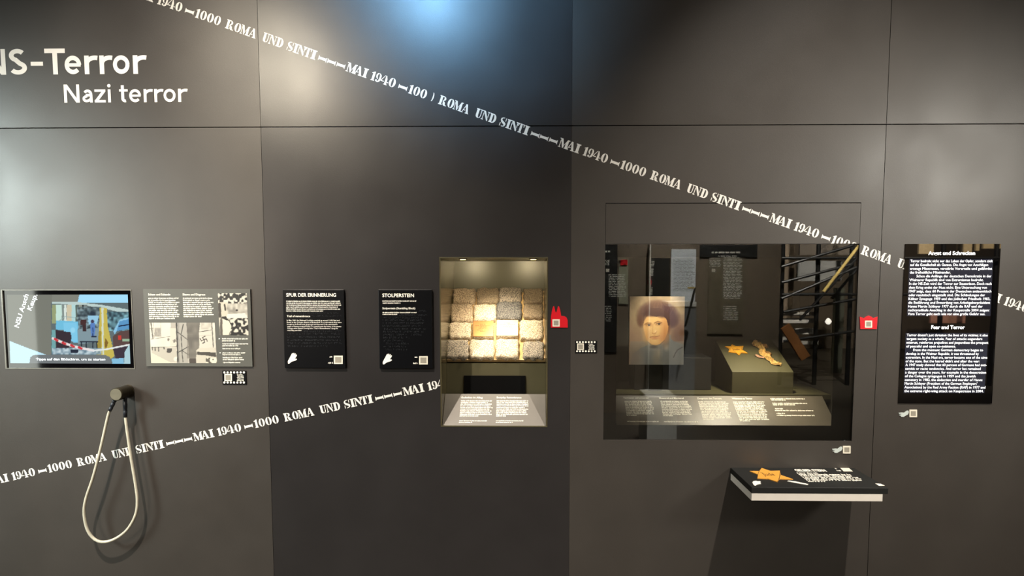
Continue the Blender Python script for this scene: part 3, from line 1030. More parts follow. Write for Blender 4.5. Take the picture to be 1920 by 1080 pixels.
def tactile(label, box, head, lines, subhead, sublines, rel, hand, qr, smalls):
    root, PL = plate('tactile_sign', label, 'info panel', *box, .010, M_BLACKPLATE, bevel=.0012)
    mb = MB()
    text_px(mb, head[0], PL, *Z5(head[1], head[3]), Z5(head[2], 0)[0], 6.4, bold=.018, res=3)
    mb.build('heading', M_TEXT, root)
    mb = MB()
    for i, (s_, xl, xr, y) in enumerate(lines + sublines):
        if s_:
            text_px(mb, s_, PL, *Z5(xl, y), Z5(xr, 0)[0], 2.5, bold=.01)
        else:
            tiny_lines(mb, PL, [(Z5(xl, y)[0], Z5(xr, y)[0], Z5(xl, y)[1], 1.6)], seed=i + len(head[0]), weight=1.0)
    mb.build('body_text', M_TEXT, root)
    mb = MB()
    text_px(mb, subhead[0], PL, *Z5(subhead[1], subhead[3]), Z5(subhead[2], 0)[0], 3.6, bold=.015, res=2)
    mb.build('subheading', M_TEXT, root)
    mb = MB()
    dots(mb, PL, [(Z5(a, 0)[0], Z5(b, 0)[0], Z5(0, y)[1]) for a, b, y in rel], len(rel))
    mb.build('relief_dots', M_TEXTDIM, root, kind='stuff')
    mb = MB()
    hx, hy = hand
    poly_px(mb, PL, [Z5(hx + x * 100, hy + y * 115) for x, y in HAND], .0012, 0.0)
    mb.build('hand_symbol', M_TEXT, root)
    mb = MB()
    rect_px(mb, PL, *Z5(qr[0], qr[1]), *Z5(qr[2], qr[3]), .0008)
    mb.build('code_plate', M_QR, root)
    mb = MB()
    rect_px(mb, PL, *Z5(qr[0] + 14, qr[1] + 14), *Z5(qr[2] - 14, qr[3] - 14), .0012)
    mb.build('code_field', M_QRGREY, root)
    mb = MB()
    for (a, b, y) in smalls:
        tiny_lines(mb, PL, [(Z5(a, 0)[0], Z5(b, 0)[0], Z5(0, y)[1], 2.1)], seed=int(a), weight=1.4)
    mb.build('small_text', M_TEXT, root)


en = ['In May 1940, the National Socialists rounded up around 1,000 Sinti and', 'Roma in the Cologne district of Bickendorf. In a joint march they were',
      'brought to the Deutz trade fair grounds and deported to the extermination', 'camps in German-occupied Poland. To commemorate the victims, in the nineties',
      'Cologne artist Gunter Demnig laid a “Trail of Remembrance” along the', 'route fifty years later.']
tactile('larger black tactile panel headed SPUR DER ERINNERUNG', (533.5, 543, 647.5, 689.5), ('SPUR DER ERINNERUNG', 208, 735, 205),
        [(None, 208, x, 258 + 20.8 * i) for i, x in enumerate((782, 790, 792, 756, 780, 606))], ('Trail of remembrance', 215, 460, 421),
        [(s_, 214 + i, x, 462 + 21.2 * i) for i, (s_, x) in enumerate(zip(en, (772, 793, 750, 790, 755, 372)))],
        [(215, 770, 372), (480, 780, 402), (395, 790, 565), (215, 780, 592), (220, 790, 625), (225, 785, 658), (225, 790, 690), (225, 640, 722)],
        (225, 798), (712, 829, 806, 917), ((668, 700, 848), (652, 702, 912)))
tactile('narrower black tactile panel headed STOLPERSTEIN beside lit niche', (711.5, 543, 811, 690.5), ('STOLPERSTEIN', 1225, 1560, 209),
        [(None, 1226, 1590, 256), (None, 1228, 1418, 278)], ('Stolperstein (Stumbling Block)', 1226, 1573, 337),
        [(None, 1228, 1590, 378), (None, 1228, 1392, 397)],
        [(1600, 1690, 350), (1410, 1690, 395), (1230, 1640, 420), (1230, 1660, 448), (1230, 1680, 478), (1230, 1660, 508), (1232, 1680, 540), (1234, 1660, 570), (1236, 1640, 600), (1238, 1520, 632), (1240, 1440, 662), (1240, 1500, 694), (1242, 1470, 726), (1244, 1480, 758)],
        (1230, 806), (1614, 834, 1706, 922), ((1568, 1602, 852), (1552, 1604, 918)))


# ================================================================== WALL HOLDER WITH HANGING CABLE LOOP
def smooth_path(pts, n=6):
    p = [Vector(q) for q in pts]
    out = []
    for i in range(len(p) - 1):
        a, b, c, d = p[max(i - 1, 0)], p[i], p[i + 1], p[min(i + 2, len(p) - 1)]
        for k in range(n):
            t = k / n
            out.append(0.5 * ((2 * b) + (c - a) * t + (2 * a - 5 * b + 4 * c - d) * t * t + (3 * b - a - 3 * c + d) * t ** 3))
    out.append(p[-1])
    return out


KL = 0.072
kf = W(217.5, 739.5, -KL)                # centre of the front face
kr = 0.0265
kn = thing('cable_holder', (kf.x, 0, kf.z - kr), 'round dark wall holder with pale cable loop hanging below touch screen', 'cable holder')
M_KNOB = mat('dark_bronze_metal', (74, 68, 54), rough=0.32, metal=0.85, bump=.15, bscale=300)
mb = MB().tube([(kf.x, 0.0, kf.z), (kf.x, -.004, kf.z), (kf.x, -.0045, kf.z), (kf.x, -KL + .003, kf.z), (kf.x, -KL, kf.z)], [kr * 1.03, kr * 1.03, kr, kr, kr * .93], 40)
mb.build('holder_body', M_KNOB, kn, smooth=False)
MB().tube([(kf.x, -KL + .0005, kf.z), (kf.x, -KL - .0015, kf.z)], kr * .86, 40).build('end_cap', mat('grey_end_cap', (112, 108, 92), rough=.45, metal=.4), kn)
Z6 = zm(120, 690, 2.77)
cy = -0.052
cpts = [(240, 215), (226, 262), (190, 420), (152, 565), (114, 680), (105, 760), (124, 845), (165, 893), (213, 903), (270, 885), (330, 838), (371, 765), (381, 690), (371, 600), (346, 450), (326, 310), (319, 250)]
cy2 = [-.060 + .022 * (i / (len(cpts) - 1)) for i in range(len(cpts))]
path = smooth_path([W(*Z6(*p), y) for p, y in zip(cpts, cy2)])
MB().tube(path, .0057, 12).build('cable', mat('pale_grey_cable', (196, 192, 174), rough=.45, bump=.25, bscale=500), kn, smooth=True)
M_FER = mat('black_ferrule', (34, 38, 46), rough=.4)
for a, b, ya in (((263, 168), (238, 222), -.060), ((318, 150), (319, 256), -.038)):
    A, B = W(*Z6(*a), ya), W(*Z6(*b), ya)
    pts = [A + (B - A) * t for t in (0, .1, .12, .3, .32, .5, .52, .7, .72, 1)]
    MB().tube(pts, [.0078, .0078, .0068, .0068, .0078, .0078, .0068, .0068, .0074, .0066], 12).build('ferrule', M_FER, kn, smooth=True)

# ================================================================== LIT NICHE WITH PAVING SAMPLE
NB = 0.44
M_NICHE = mat('olive_grey_niche_metal', (92, 88, 66), rough=0.34, metal=0.25, spec=0.6, var=0.06, scale=8)
M_NICHESIDE = mat('polished_niche_side', (112, 104, 76), rough=0.16, metal=0.55, spec=0.6, var=0.05, scale=8)
ni = thing('display_niche', ((NX0 + NX1) / 2, 0, NZ0), 'lit rectangular niche let into the black wall', 'display niche')
MB().box((NX0 + .0003, -.001, NZ0 + .004), (NX0 + .0045, NB, NZ1 - .004)).build('side_panel', M_NICHESIDE, ni)
MB().box((NX1 - .0045, -.001, NZ0 + .004), (NX1 - .0003, NB, NZ1 - .004)).build('side_panel', M_NICHESIDE, ni)
MB().box((NX0, NB, NZ0), (NX1, NB + .01, NZ1)).build('back_panel', M_NICHE, ni)
MB().box((NX0 + .0003, -.001, NZ1 - .004), (NX1 - .0003, NB, NZ1 - .0003)).build('top_panel', M_NICHE, ni)
MB().box((NX0 + .0003, -.001, NZ0 + .0003), (NX1 - .0003, NB, NZ0 + .004)).build('bottom_panel', M_NICHE, ni)
M_LAMP = mat('warm_lamp_face', (255, 214, 140), emit=14.0, var=0)
for px in (868, 1000):
    x = W(px, 490, .05).x
    d = MB().tube([(x, .055, NZ1 - .004), (x, .055, NZ1 - .008)], .017, 20).build('downlight', M_DARKMETAL, ni)
    MB().tube([(x, .055, NZ1 - .0075), (x, .055, NZ1 - .0085)], .011, 16).build('lamp_face', M_LAMP, d)
# tilted tray
Yb, Yt = 0.165, 0.425
pb, pt = W(925, 674, Yb), W(925, 548, Yt)
TR = Plane((0, pb.y, pb.z), (1, 0, 0), (0, pt.y - pb.y, pt.z - pb.z))
tlen = math.hypot(pt.y - pb.y, pt.z - pb.z)
pv = thing('paving_sample', ((NX0 + NX1) / 2, Yb, pb.z - .012), 'tilted block of granite cobbles with two memorial stones inside lit niche', 'paving sample')
M_SAND = mat('sandy_mortar', (196, 164, 108), rough=.9, bump=1.0, bscale=180, scale=160, var=.2)
mb = MB()
px0, px1 = NX0 + .0065, NX1 - .0055
mb.slab(TR, (px0, 0.0, px1, tlen), -.012, .0)
mb.build('mortar_bed', M_SAND, pv)
M_TRAY = mat('tray_edge', (196, 164, 116), rough=.6)
MB().slab(TR, (px0, -.004, px1, 0), -.014, .003).build('tray_edge', M_TRAY, pv)
MB().slab(TR, (px1 - .007, 0, px1, tlen), 0.0, .010).build('tray_edge', M_TRAY, pv)
Z7 = zm(820, 530, 6.752)
GR = [mat_granite('granite_warm', (104, 86, 66), (200, 178, 146)), mat_granite('granite_pale', (128, 112, 90), (226, 208, 176)), mat_granite('granite_grey', (70, 66, 60), (178, 164, 142)),
      mat_granite('granite_dark', (34, 34, 36), (116, 112, 104)), mat_granite('granite_brown', (96, 82, 64), (150, 132, 104))]
TOP = .022
TRT = TR.lift(TOP)


def cobble(x0, y0, x1, y1, seed, rough=1.0, h=TOP, nn=13):
    rnd = random.Random(seed)
    c = [TRT.uv(*Z7(*p)) for p in ((x0, y1), (x1, y1), (x1, y0), (x0, y0))]
    ph_ = [rnd.uniform(0, 6.28) for _ in range(8)]

    def wob(u, v):
        return rough * (.0022 * math.sin(u * 95 + ph_[0]) * math.sin(v * 80 + ph_[1]) + .0012 * math.sin(u * 210 + ph_[2] + v * 160) + .0006 * math.sin(u * 430 + ph_[3]) * math.sin(v * 400 + ph_[4]))
    verts, faces = [], []
    cr = .17 if rough > .3 else .07
    for j in range(nn + 1):
        for i in range(nn + 1):
            s, t = i / nn * 2 - 1, j / nn * 2 - 1
            # squash the grid's corners so the stone is rounded
            k = cr * .55
            s2 = s * (1 - k * t * t * t * t * .6)
            t2 = t * (1 - k * s * s * s * s * .6)
            a, b = (s2 + 1) / 2, (t2 + 1) / 2
            u = (c[0][0] * (1 - a) + c[1][0] * a) * (1 - b) + (c[3][0] * (1 - a) + c[2][0] * a) * b
            v = (c[0][1] * (1 - a) + c[1][1] * a) * (1 - b) + (c[3][1] * (1 - a) + c[2][1] * a) * b
            e = max(abs(s), abs(t))
            if e > .99:
                u += rough * .0022 * math.sin(t * 7 + ph_[5])
                v += rough * .0022 * math.sin(s * 7 + ph_[6])
            edge = max(0, (e - .78) / .22)
            hh = h - .0065 * edge ** 2 * (rough * .8 + .15) + wob(u, v) + (rnd.uniform(-.0009, .0009) * rough)
            verts.append(TR.at(u, v, hh))
    faces = [(j * (nn + 1) + i, j * (nn + 1) + i + 1, (j + 1) * (nn + 1) + i + 1, (j + 1) * (nn + 1) + i) for j in range(nn) for i in range(nn)]
    rim = [i for i in range(nn + 1)] + [j * (nn + 1) + nn for j in range(1, nn + 1)] + [nn * (nn + 1) + i for i in range(nn - 1, -1, -1)] + [j * (nn + 1) for j in range(nn - 1, 0, -1)]
    base = len(verts)
    cu = sum(q[0] for q in c) / 4
    cv = sum(q[1] for q in c) / 4
    for r in rim:
        p = Vector(verts[r]) - TR.o
        verts.append(TR.at(cu + (p.dot(TR.u) - cu) * 1.01, cv + (p.dot(TR.v) - cv) * 1.01, -.004))
    m = len(rim)
    faces += [(rim[(i + 1) % m], rim[i], base + i, base + (i + 1) % m) for i in range(m)]
    return MB().add(verts, faces)


ST = [(200, 62, 482, 248, 0, .2), (498, 57, 778, 250, 4, .0), (784, 50, 1066, 232, 2, .2), (1092, 64, 1340, 250, 4, .0),
      (168, 256, 446, 484, 0, .3), (460, 262, 742, 474, 1, .3), (744, 230, 1068, 458, 3, 0), (1092, 262, 1342, 440, 4, .0),
      (145, 492, 422, 692, 1, .2), (1044, 462, 1340, 708, 1, .4),
      (108, 714, 394, 942, 2, 0), (402, 712, 722, 942, 1, .3), (738, 704, 1030, 942, 1, .2), (1084, 732, 1350, 944, 2, 0)]
for i, (x0, y0, x1, y1, m, ex) in enumerate(ST):
    cobble(x0, y0, x1, y1, 40 + i).build('cobble', GR[m], pv, smooth=True)
M_BRASS = mat('brass_plate', (200, 134, 82), rough=.42, metal=.9, var=.08, scale=40)
M_BRASS2 = mat('glaring_brass_plate', (236, 204, 140), rough=.40, metal=.85, var=.05, scale=40)  # paler copy of the brass, lamp glare on this plate put into its colour
M_ENGR = mat('engraved_lettering', (120, 70, 24), rough=.6)
for (x0, y0, x1, y1, m, sd) in ((445, 484, 716, 692, M_BRASS, 1), (744, 470, 1028, 682, M_BRASS2, 2)):
    st = cobble(x0, y0, x1, y1, 90 + sd, rough=.12).build('memorial_stone', GR[1], pv, smooth=True)
    mb = MB()
    poly_px(mb, TRT, [Z7(x0 + 5, y1 - 8), Z7(x1 - 5, y1 - 8), Z7(x1 - 4, y0 + 4), Z7(x0 + 8, y0 + 4)], .002, -.004)
    mb.build('brass_plate', m, st, bevel=.0015, label='engraved brass plate')
    mb = MB()
    cx = (x0 + x1) / 2
    tiny_lines(mb, TRT, [(Z7(cx - w, 0)[0], Z7(cx + w, 0)[0], Z7(0, y0 + 52 + k * 18)[1], 1.5) for k, w in enumerate((40, 100, 55, 60, 80, 40))], h=.0024, seed=sd, weight=.8)
    mb.build('engraving', M_ENGR, st)
# panel below the sample with the dark slot, and its label
zf = W(925, 678, .13).z
MB().box((NX0 + .005, .155, NZ0 + .004), (NX1 - .005, .165, pb.z - .016)).build('front_panel', M_NICHE, ni)
a, b = W(870, 720, .15), W(985, 720, .15)
MB().box((a.x, .149, W(900, 742, .15).z), (b.x, .156, W(900, 704.5, .15).z)).build('slot_cover', M_BACK, ni, label='black slot')
lb, lt = W(925, 800, .004), W(925, 738.5, .10)
LP = Plane((0, lb.y, lb.z), (1, 0, 0), (0, lt.y - lb.y, lt.z - lb.z))
llen = math.hypot(lt.y - lb.y, lt.z - lb.z)
lp = thing('niche_label', ((NX0 + NX1) / 2, lb.y, lb.z), 'sloping grey bilingual label at foot of lit niche', 'label')
MB().slab(LP, (NX0 + .0055, 0, NX1 - .0055, llen), -.006, 0).build('board', mat('light_grey_label', (112, 107, 99), rough=.5, var=.04), lp, bevel=.0008)
Z8 = zm(820, 720, 8.93)
mb = MB()
text_px(mb, 'Gedenken im Alltag', LP, *Z8(400, 241), Z8(758, 0)[0], 3.2, bold=.018, res=2)
mb.build('heading', M_TEXT, lp)
mb = MB()
text_px(mb, 'Everyday Remembrance', LP, *Z8(995, 241), Z8(1408, 0)[0], 3.2, bold=.018, res=2)
mb.build('heading', M_TEXT, lp)
mb = MB()
for (xa, xb, ws, sd) in ((395, 373, (918, 865, 910, 888, 928, 880, 905, 882, 912, 696), 5), (995, 985, (1528, 1518, 1530, 1528, 1465, 1525, 1500, 1498, 1528, 1150), 6)):
    tiny_lines(mb, LP, [(Z8(p, 0)[0], Z8(q_, 0)[0], Z8(0, y)[1], 1.75) for p, q_, y, _ in rows(xa, xb, ws, 290, 544, 1)], seed=sd, weight=1.15)
tiny_lines(mb, LP, [(Z8(p, 0)[0], Z8(q_, 0)[0], Z8(0, y)[1], 1.6) for p, q_, y in ((366, 835, 625), (362, 588, 650), (982, 1455, 625), (980, 1266, 650))], seed=8, weight=1.1)
mb.build('body_text', M_TEXT, lp)
ncx = (NX0 + NX1) / 2
spot('niche_lamp', (ncx + .02, .10, NZ1 - .02), (ncx + .005, .27, pb.z + .06), 16, (1.0, .87, .67), 84, 1.0, .012)
spot('niche_wash', (ncx - .14, .055, NZ1 - .012), (ncx - .12, .44, NZ1 - .16), 3.2, (1.0, .84, .60), 110, 1.0, .011)
spot('niche_wash', (ncx + .14, .055, NZ1 - .012), (ncx + .12, .44, NZ1 - .16), 2.9, (1.0, .84, .60), 110, 1.0, .011)
spot('niche_label_lamp', (ncx, .03, NZ1 - .012), (ncx, .05, NZ0), .6, (1.0, .88, .74), 120, 1.0, .011)

# ================================================================== DISPLAY CASE
CD = 0.50
YG = 0.004
M_CASEIN = mat('dark_olive_case_lining', (46, 43, 34), rough=.7, var=.08, scale=6)
M_OLIVE = mat('olive_painted_plinth', (70, 66, 40), rough=.6, var=.06, scale=12, bump=.1)
dc = thing('display_case', ((CX0 + CX1) / 2, 0, CZ0), 'large glazed display case let into the wall with black border', 'display case')
MB().box((CX0 + .0005, .024, CZ0 + .0005), (CX0 + .006, CD, CZ1)).build('side_panel', M_CASEIN, dc)
MB().box((CX1 - .006, .024, CZ0 + .0005), (CX1 - .0005, CD, CZ1)).build('side_panel', M_CASEIN, dc)
MB().box((CX0, CD, CZ0), (CX1, CD + .01, CZ1)).build('back_panel', M_CASEIN, dc)
MB().box((CX0 + .006, .024, CZ1 - .006), (CX1 - .006, CD, CZ1)).build('top_panel', M_CASEIN, dc)
MB().box((CX0 + g, 0.0, CZ1), (CX1 - g, .020, CZH - .0035)).build('header_panel', M_WALL_L, dc)
IX0, IX1 = W(1157, 640).x, W(1567, 640).x
IZ1, IZ0 = W(1370, 482).z, W(1370, 799).z
M_BORDER = mat('black_printed_border', (5, 5, 6), rough=.5, spec=.2)
holes_panel(MB(), (CX0, CZ0, CX1, CZ1 - .001), [(IX0, IZ0, IX1, IZ1)], YG + .0065, YG + .0085).build('printed_border', M_BORDER, dc)
M_GLASS = mat_glass('case_glass', 1.62)
MB().box((CX0 + .0008, YG, CZ0 + .0008), (CX1 - .0008, YG + .006, CZ1 - .0015)).build('glass_pane', M_GLASS, dc)
ZFL = W(1430, 738, .19).z
MB().box((CX0 + .006, .17, ZFL - .02), (CX1 - .006, CD, ZFL)).build('case_floor', M_OLIVE, dc)
MB().box((CX0 + .006, .024, CZ0 + .0005), (CX1 - .006, CD, CZ0 + .006)).build('bottom_panel', M_CASEIN, dc)
# sloping label rail
rb, rt = W(1370, 797.5, .035), W(1370, 742, .165)
RP = Plane((0, rb.y, rb.z), (1, 0, 0), (0, rt.y - rb.y, rt.z - rb.z))
rlen = math.hypot(rt.y - rb.y, rt.z - rb.z)
rl = thing('case_label', ((IX0 + IX1) / 2, rb.y, rb.z), 'long sloping label with five text columns inside display case', 'label')
MB().slab(RP, (RP.uv(1156, 797)[0], 0, RP.uv(1568, 797)[0], rlen), -.008, 0).build('board', mat('taupe_label', (96, 89, 77), rough=.42, var=.05), rl, bevel=.001)
Z9 = zm(1150, 720, 4.465)
mb = MB()
for s_, xa, xb, y in (('Vermessen und ermordet', 85, 296, 123), ('Measured and Murdered', 385, 590, 125), ('Zeugnisse des Terrors', 703, 906, 127), ('Witnesses to Terror', 995, 1165, 128)):
    mb = MB()
    text_px(mb, s_, RP, *Z9(xa, y), Z9(xb, 0)[0], 2.9, bold=.015, res=2)
    mb.build('heading', M_TEXT, rl)
mb = MB()
rnd = random.Random(4)
for (xa, xb, wa, wb, n, ya, yb, sd) in ((95, 112, 325, 372, 10, 150, 266, 1), (395, 417, 640, 690, 10, 150, 270, 2), (712, 753, 968, 1012, 12, 154, 300, 3), (1003, 1062, 1272, 1326, 13, 155, 313, 4)):
    rws = []
    for i in range(n):
        t = i / (n - 1)
        r_ = wa + (wb - wa) * t - rnd.uniform(0, 28) if i < n - 1 else xb + 90
        rws.append((Z9(xa + (xb - xa) * t, 0)[0], Z9(r_, 0)[0], Z9(0, ya + (yb - ya) * t)[1], 1.75))
    tiny_lines(mb, RP, rws, seed=sd, weight=1.15)
tiny_lines(mb, RP, [(Z9(p, 0)[0], Z9(q_, 0)[0], Z9(0, y)[1], 1.7) for p, q_, y in ((116, 384, 318), (425, 715, 320), (1315, 1610, 128), (1325, 1450, 139), (1335, 1625, 167), (1338, 1525, 179), (1355, 1430, 212), (1355, 1688, 227), (1368, 1440, 251), (1370, 1690, 268))], seed=11, weight=1.15)
mb.build('body_text', M_TEXT, rl)
# plinth with sloping top
D1 = .19
P1 = W(1430, 697.5, D1)
D2 = (CAMD + D1) / .914 - CAMD
P2 = W(1392, 637, D2)
PT = Plane((0, P1.y, P1.z), (1, 0, 0), (0, P2.y - P1.y, P2.z - P1.z))
plen = math.hypot(P2.y - P1.y, P2.z - P1.z)
ua, ub = PT.uv(1373, 697.5)[0], PT.uv(1488, 697.5)[0]
pn = thing('display_plinth', ((ua + ub) / 2, D1, ZFL), 'olive display plinth with sloping top under the yellow star', 'plinth')
mb = MB()
prof = [(P1.y, ZFL), (P2.y, ZFL), (P2.y, P2.z), (P1.y, P1.z)]
mb.add([(ua, y, z) for y, z in prof] + [(ub, y, z) for y, z in prof], [(0, 1, 2, 3), (7, 6, 5, 4), (0, 3, 7, 4), (3, 2, 6, 7), (2, 1, 5, 6), (1, 0, 4, 5)])
mb.build('plinth_body', M_OLIVE, pn, bevel=.0015)
Z10 = zm(1330, 600, 6.753)
star = [(195, 343), (268, 343), (286, 318), (332, 342), (432, 338), (412, 384), (485, 430), (402, 424), (376, 456), (334, 424), (240, 412), (256, 376)]
sr = thing('yellow_star', PT.px(*Z10(330, 400)), 'yellow cloth star badge on the olive plinth', 'badge')
mb = MB()
poly_px(mb, PT, [Z10(*p) for p in star], .0045, .0008)
mb.build('cloth', mat('yellow_cloth', (228, 160, 24), rough=.85, bump=.6, bscale=600, scale=200, var=.1), sr)
mb = MB()
inn = [(225, 350), (275, 350), (288, 330), (332, 350), (415, 346), (402, 384), (455, 422), (398, 416), (374, 442), (334, 416), (256, 404), (268, 376)]
for i in range(12):
    A, B = PT.px(*Z10(*inn[i])), PT.px(*Z10(*inn[(i + 1) % 12]))
    mb.tube([A + PT.n * .0045, B + PT.n * .0045], .0005, 5)
u0, v0 = PT.uv(*Z10(292, 392))
u1, _ = PT.uv(*Z10(388, 392))
text_fit(mb, 'Jude', PT, u0, v0, u1 - u0, .013, h=.0052, bold=.01, res=2)
mb.build('black_lettering', mat('dark_print', (70, 42, 10), rough=.8), sr)
# crumpled parchment remains
pc = thing('parchment_remains', PT.px(*Z10(740, 450)), 'crumpled strip of scorched yellowed parchment beside the yellow star', 'parchment')


def crumple(path, width, n, m, seed, hgt, name, material):
    rnd = random.Random(seed)
    pts = smooth_path([PT.px(*Z10(*p)) for p in path], n)
    vs_, fs = [], []
    for i, p in enumerate(pts):
        t = (pts[min(i + 1, len(pts) - 1)] - pts[max(i - 1, 0)]).normalized()
        s = PT.n.cross(t)
        f = i / (len(pts) - 1)
        w = width * (.55 + .45 * math.sin(math.pi * min(1, f * 1.1 + .12))) * rnd.uniform(.75, 1.12)
        for j in range(m + 1):
            e = j / m * 2 - 1
            hh = .003 + hgt * (1 - e * e) * rnd.uniform(.55, 1.1) + hgt * .35 * math.sin(i * 1.3 + j * 2.1)
            vs_.append(p + s * e * w + PT.n * max(.002, hh))
    fs = [(i * (m + 1) + j, i * (m + 1) + j + 1, (i + 1) * (m + 1) + j + 1, (i + 1) * (m + 1) + j) for i in range(len(pts) - 1) for j in range(m)]
    o = MB().add(vs_, fs).build(name, material, pc)
    sd_ = o.modifiers.new('thickness', 'SOLIDIFY')
    sd_.thickness = .0016
    return o


M_PARCH = mat('yellowed_parchment', (196, 158, 88), rough=.7, var=.35, scale=60, bump=.5, bscale=200)
M_PARCH2 = mat('browned_parchment', (150, 112, 62), rough=.75, var=.3, scale=50, bump=.5, bscale=200)
crumple([(556, 296), (600, 318), (650, 352), (690, 420)], .0185, 4, 8, 3, .013, 'parchment_strip', M_PARCH)
crumple([(620, 330), (690, 345), (735, 365)], .012, 4, 6, 8, .012, 'parchment_scrap', M_PARCH2)
crumple([(650, 400), (690, 440), (760, 505), (800, 540)], .0175, 4, 8, 13, .014, 'parchment_strip', M_PARCH)
crumple([(690, 430), (740, 440), (780, 462)], .010, 4, 6, 18, .012, 'parchment_scrap', M_PARCH2)
crumple([(770, 520), (830, 560), (905, 578)], .013, 4, 6, 23, .010, 'parchment_strip', M_PARCH)
crumple([(548, 318), (570, 330), (600, 350)], .007, 4, 4, 28, .006, 'parchment_scrap', M_PARCH2)
crumple([(585, 452), (630, 475), (690, 490)], .006, 4, 3, 5, .005, 'parchment_scrap', mat('pinkish_parchment', (170, 128, 100), rough=.7, var=.2))
# dark block and painted portrait
YP = .24
ba, bb = W(1190, 700, YP + .02), W(1335, 700, YP + .02)
zb = W(1240, 671, YP + .02).z
MB().box((ba.x, YP + .03, ZFL), (bb.x, YP + .17, zb)).build('support_block', mat('black_block', (20, 19, 16), rough=.6), None, bevel=.002, label='low black block under the painted portrait', cat='block')
pa = [W(1181, 556, YP), W(1284.5, 556.5, YP), W(1281, 684, YP), W(1180.5, 683.5, YP)]
x0, x1, z0, z1 = pa[0].x, (pa[1].x + pa[2].x) / 2, pa[2].z, pa[0].z
po = thing('portrait_painting', ((x0 + x1) / 2, YP, z0), 'unframed painted portrait of a dark-haired woman in grey-blue collar', 'painting')
MB().box((x0, YP, z0), (x1, YP + .018, z1)).build('canvas_edge', mat('canvas_edge', (176, 160, 132), rough=.8), po, bevel=.001)
st_ = MB().box(((x0 + x1) / 2 - .03, YP + .018, ZFL), ((x0 + x1) / 2 + .03, YP + .024, z1 - .06)).build('stand', M_DARKMETAL, po)
P = Paint(887, 1080, (156, 134, 104), k=.5)
P.noise(0, 0, 887, 1080, 170, (134, 110, 84), (184, 162, 126), .8)
P.noise(0, 0, 887, 1080, 36, (126, 104, 80), (176, 152, 118), .35)
P.ell(760, 580, 130, 200, (112, 76, 62), .6, .8)
P.ell(110, 640, 130, 220, (158, 122, 100), .6, .6)
P.ell(160, 330, 70, 170, (150, 130, 92), .8, .5)
P.poly([(60, 1030), (80, 880), (200, 790), (330, 730), (560, 600), (690, 690), (835, 735), (835, 1030)], (118, 118, 116))      # blouse
P.noise(50, 690, 860, 1040, 80, (100, 102, 104), (150, 146, 134), .5)
P.ell(100, 930, 110, 150, (122, 106, 94), .7, .7)
P.poly([(575, 560), (640, 600), (655, 700), (560, 780), (440, 810), (345, 740), (420, 700)], (120, 120, 118))
P.ell(440, 930, 50, 120, (150, 138, 116), .7, .6)
P.ell(470, 860, 14, 60, (166, 156, 134), .8, .5)
P.ell(585, 785, 28, 34, (184, 180, 168), .9, .6)
P.line([(685, 920), (705, 870), (740, 815), (810, 775)], 12, (66, 58, 56), .8, 6)
# hair: wide, combed up and back
P.ell(280, 320, 130, 150, (92, 62, 50), .25, .9, .3)
P.ell(205, 390, 52, 90, (96, 62, 46), .35, .85)
P.ell(450, 250, 215, 128, (84, 58, 52), .32, 1)
P.ell(600, 320, 158, 128, (78, 52, 54), .34, 1, .6)
P.ell(665, 400, 78, 90, (84, 56, 58), .3, .9)
P.ell(420, 160, 110, 52, (106, 76, 58), .45, .7)
P.ell(560, 470, 80, 120, (74, 48, 46), .3, .9)
for i in range(26):
    u = i / 25
    P.line([(260 + 380 * u, 330 - 60 * math.sin(u * 3.1)), (230 + 470 * u, 220 - 70 * math.sin(u * 3.1)), (300 + 330 * u, 160 - 20 * math.sin(u * 3.1))], 4, (62, 40, 38) if i % 3 else (126, 96, 82), .35, 5)
P.ell(440, 235, 60, 26, (134, 108, 96), .7, .4)
# face
P.ell(424, 470, 182, 190, (224, 172, 108), .05, 1)
P.poly([(244, 470), (262, 580), (300, 680), (360, 735), (420, 748), (480, 730), (550, 668), (596, 570), (606, 470)], (224, 172, 108))
P.ell(400, 500, 130, 190, (240, 196, 130), .6, .8)
P.ell(562, 540, 52, 160, (196, 132, 78), .8, .75)
P.ell(530, 640, 60, 56, (210, 140, 92), .8, .5)
P.ell(290, 600, 40, 80, (212, 154, 98), .8, .5)
P.ell(410, 690, 46, 30, (244, 200, 138), .8, .6)
P.poly([(240, 440), (248, 340), (285, 292), (350, 322), (430, 338), (520, 322), (580, 372), (606, 470), (650, 440), (610, 280), (480, 210), (330, 210), (240, 280)], (80, 54, 48))
P.ell(360, 300, 120, 34, (76, 50, 44), .5, .9)
P.ell(520, 310, 70, 40, (74, 48, 46), .5, .9)
for ex, ey in ((318, 455), (465, 441)):
    P.ell(ex, ey - 4, 50, 26, (176, 118, 70), .6, .6)
    P.ell(ex, ey, 34, 11, (206, 168, 122), .3, .8)
    P.ell(ex + 6, ey + 1, 15, 13, (44, 26, 20), .3, 1)
    P.line([(ex - 38, ey + 2), (ex - 6, ey - 14), (ex + 34, ey - 4)], 6, (66, 40, 28), .9, 3)
P.line([(262, 446), (300, 424), (352, 430)], 9, (104, 66, 42), .8, 6)
P.line([(402, 428), (455, 404), (512, 424)], 10, (100, 62, 40), .8, 6)
P.line([(382, 450), (376, 520), (372, 572)], 8, (206, 150, 94), .7, 8)
P.line([(436, 548), (424, 572), (398, 582), (372, 572)], 8, (166, 104, 60), .8, 4)
P.ell(420, 545, 14, 16, (252, 218, 162), .7, .8)
P.ell(405, 602, 18, 10, (212, 156, 98), .7, .6)
P.line([(338, 630), (380, 622), (410, 626), (478, 612)], 8, (132, 68, 44), .9, 4)
P.ell(410, 642, 52, 12, (206, 134, 94), .6, .8)
P.line([(372, 664), (440, 660)], 8, (196, 140, 88), .6, 6)
P.line([(318, 706), (370, 742), (425, 752), (485, 736), (548, 680)], 8, (128, 92, 66), .6, 6)
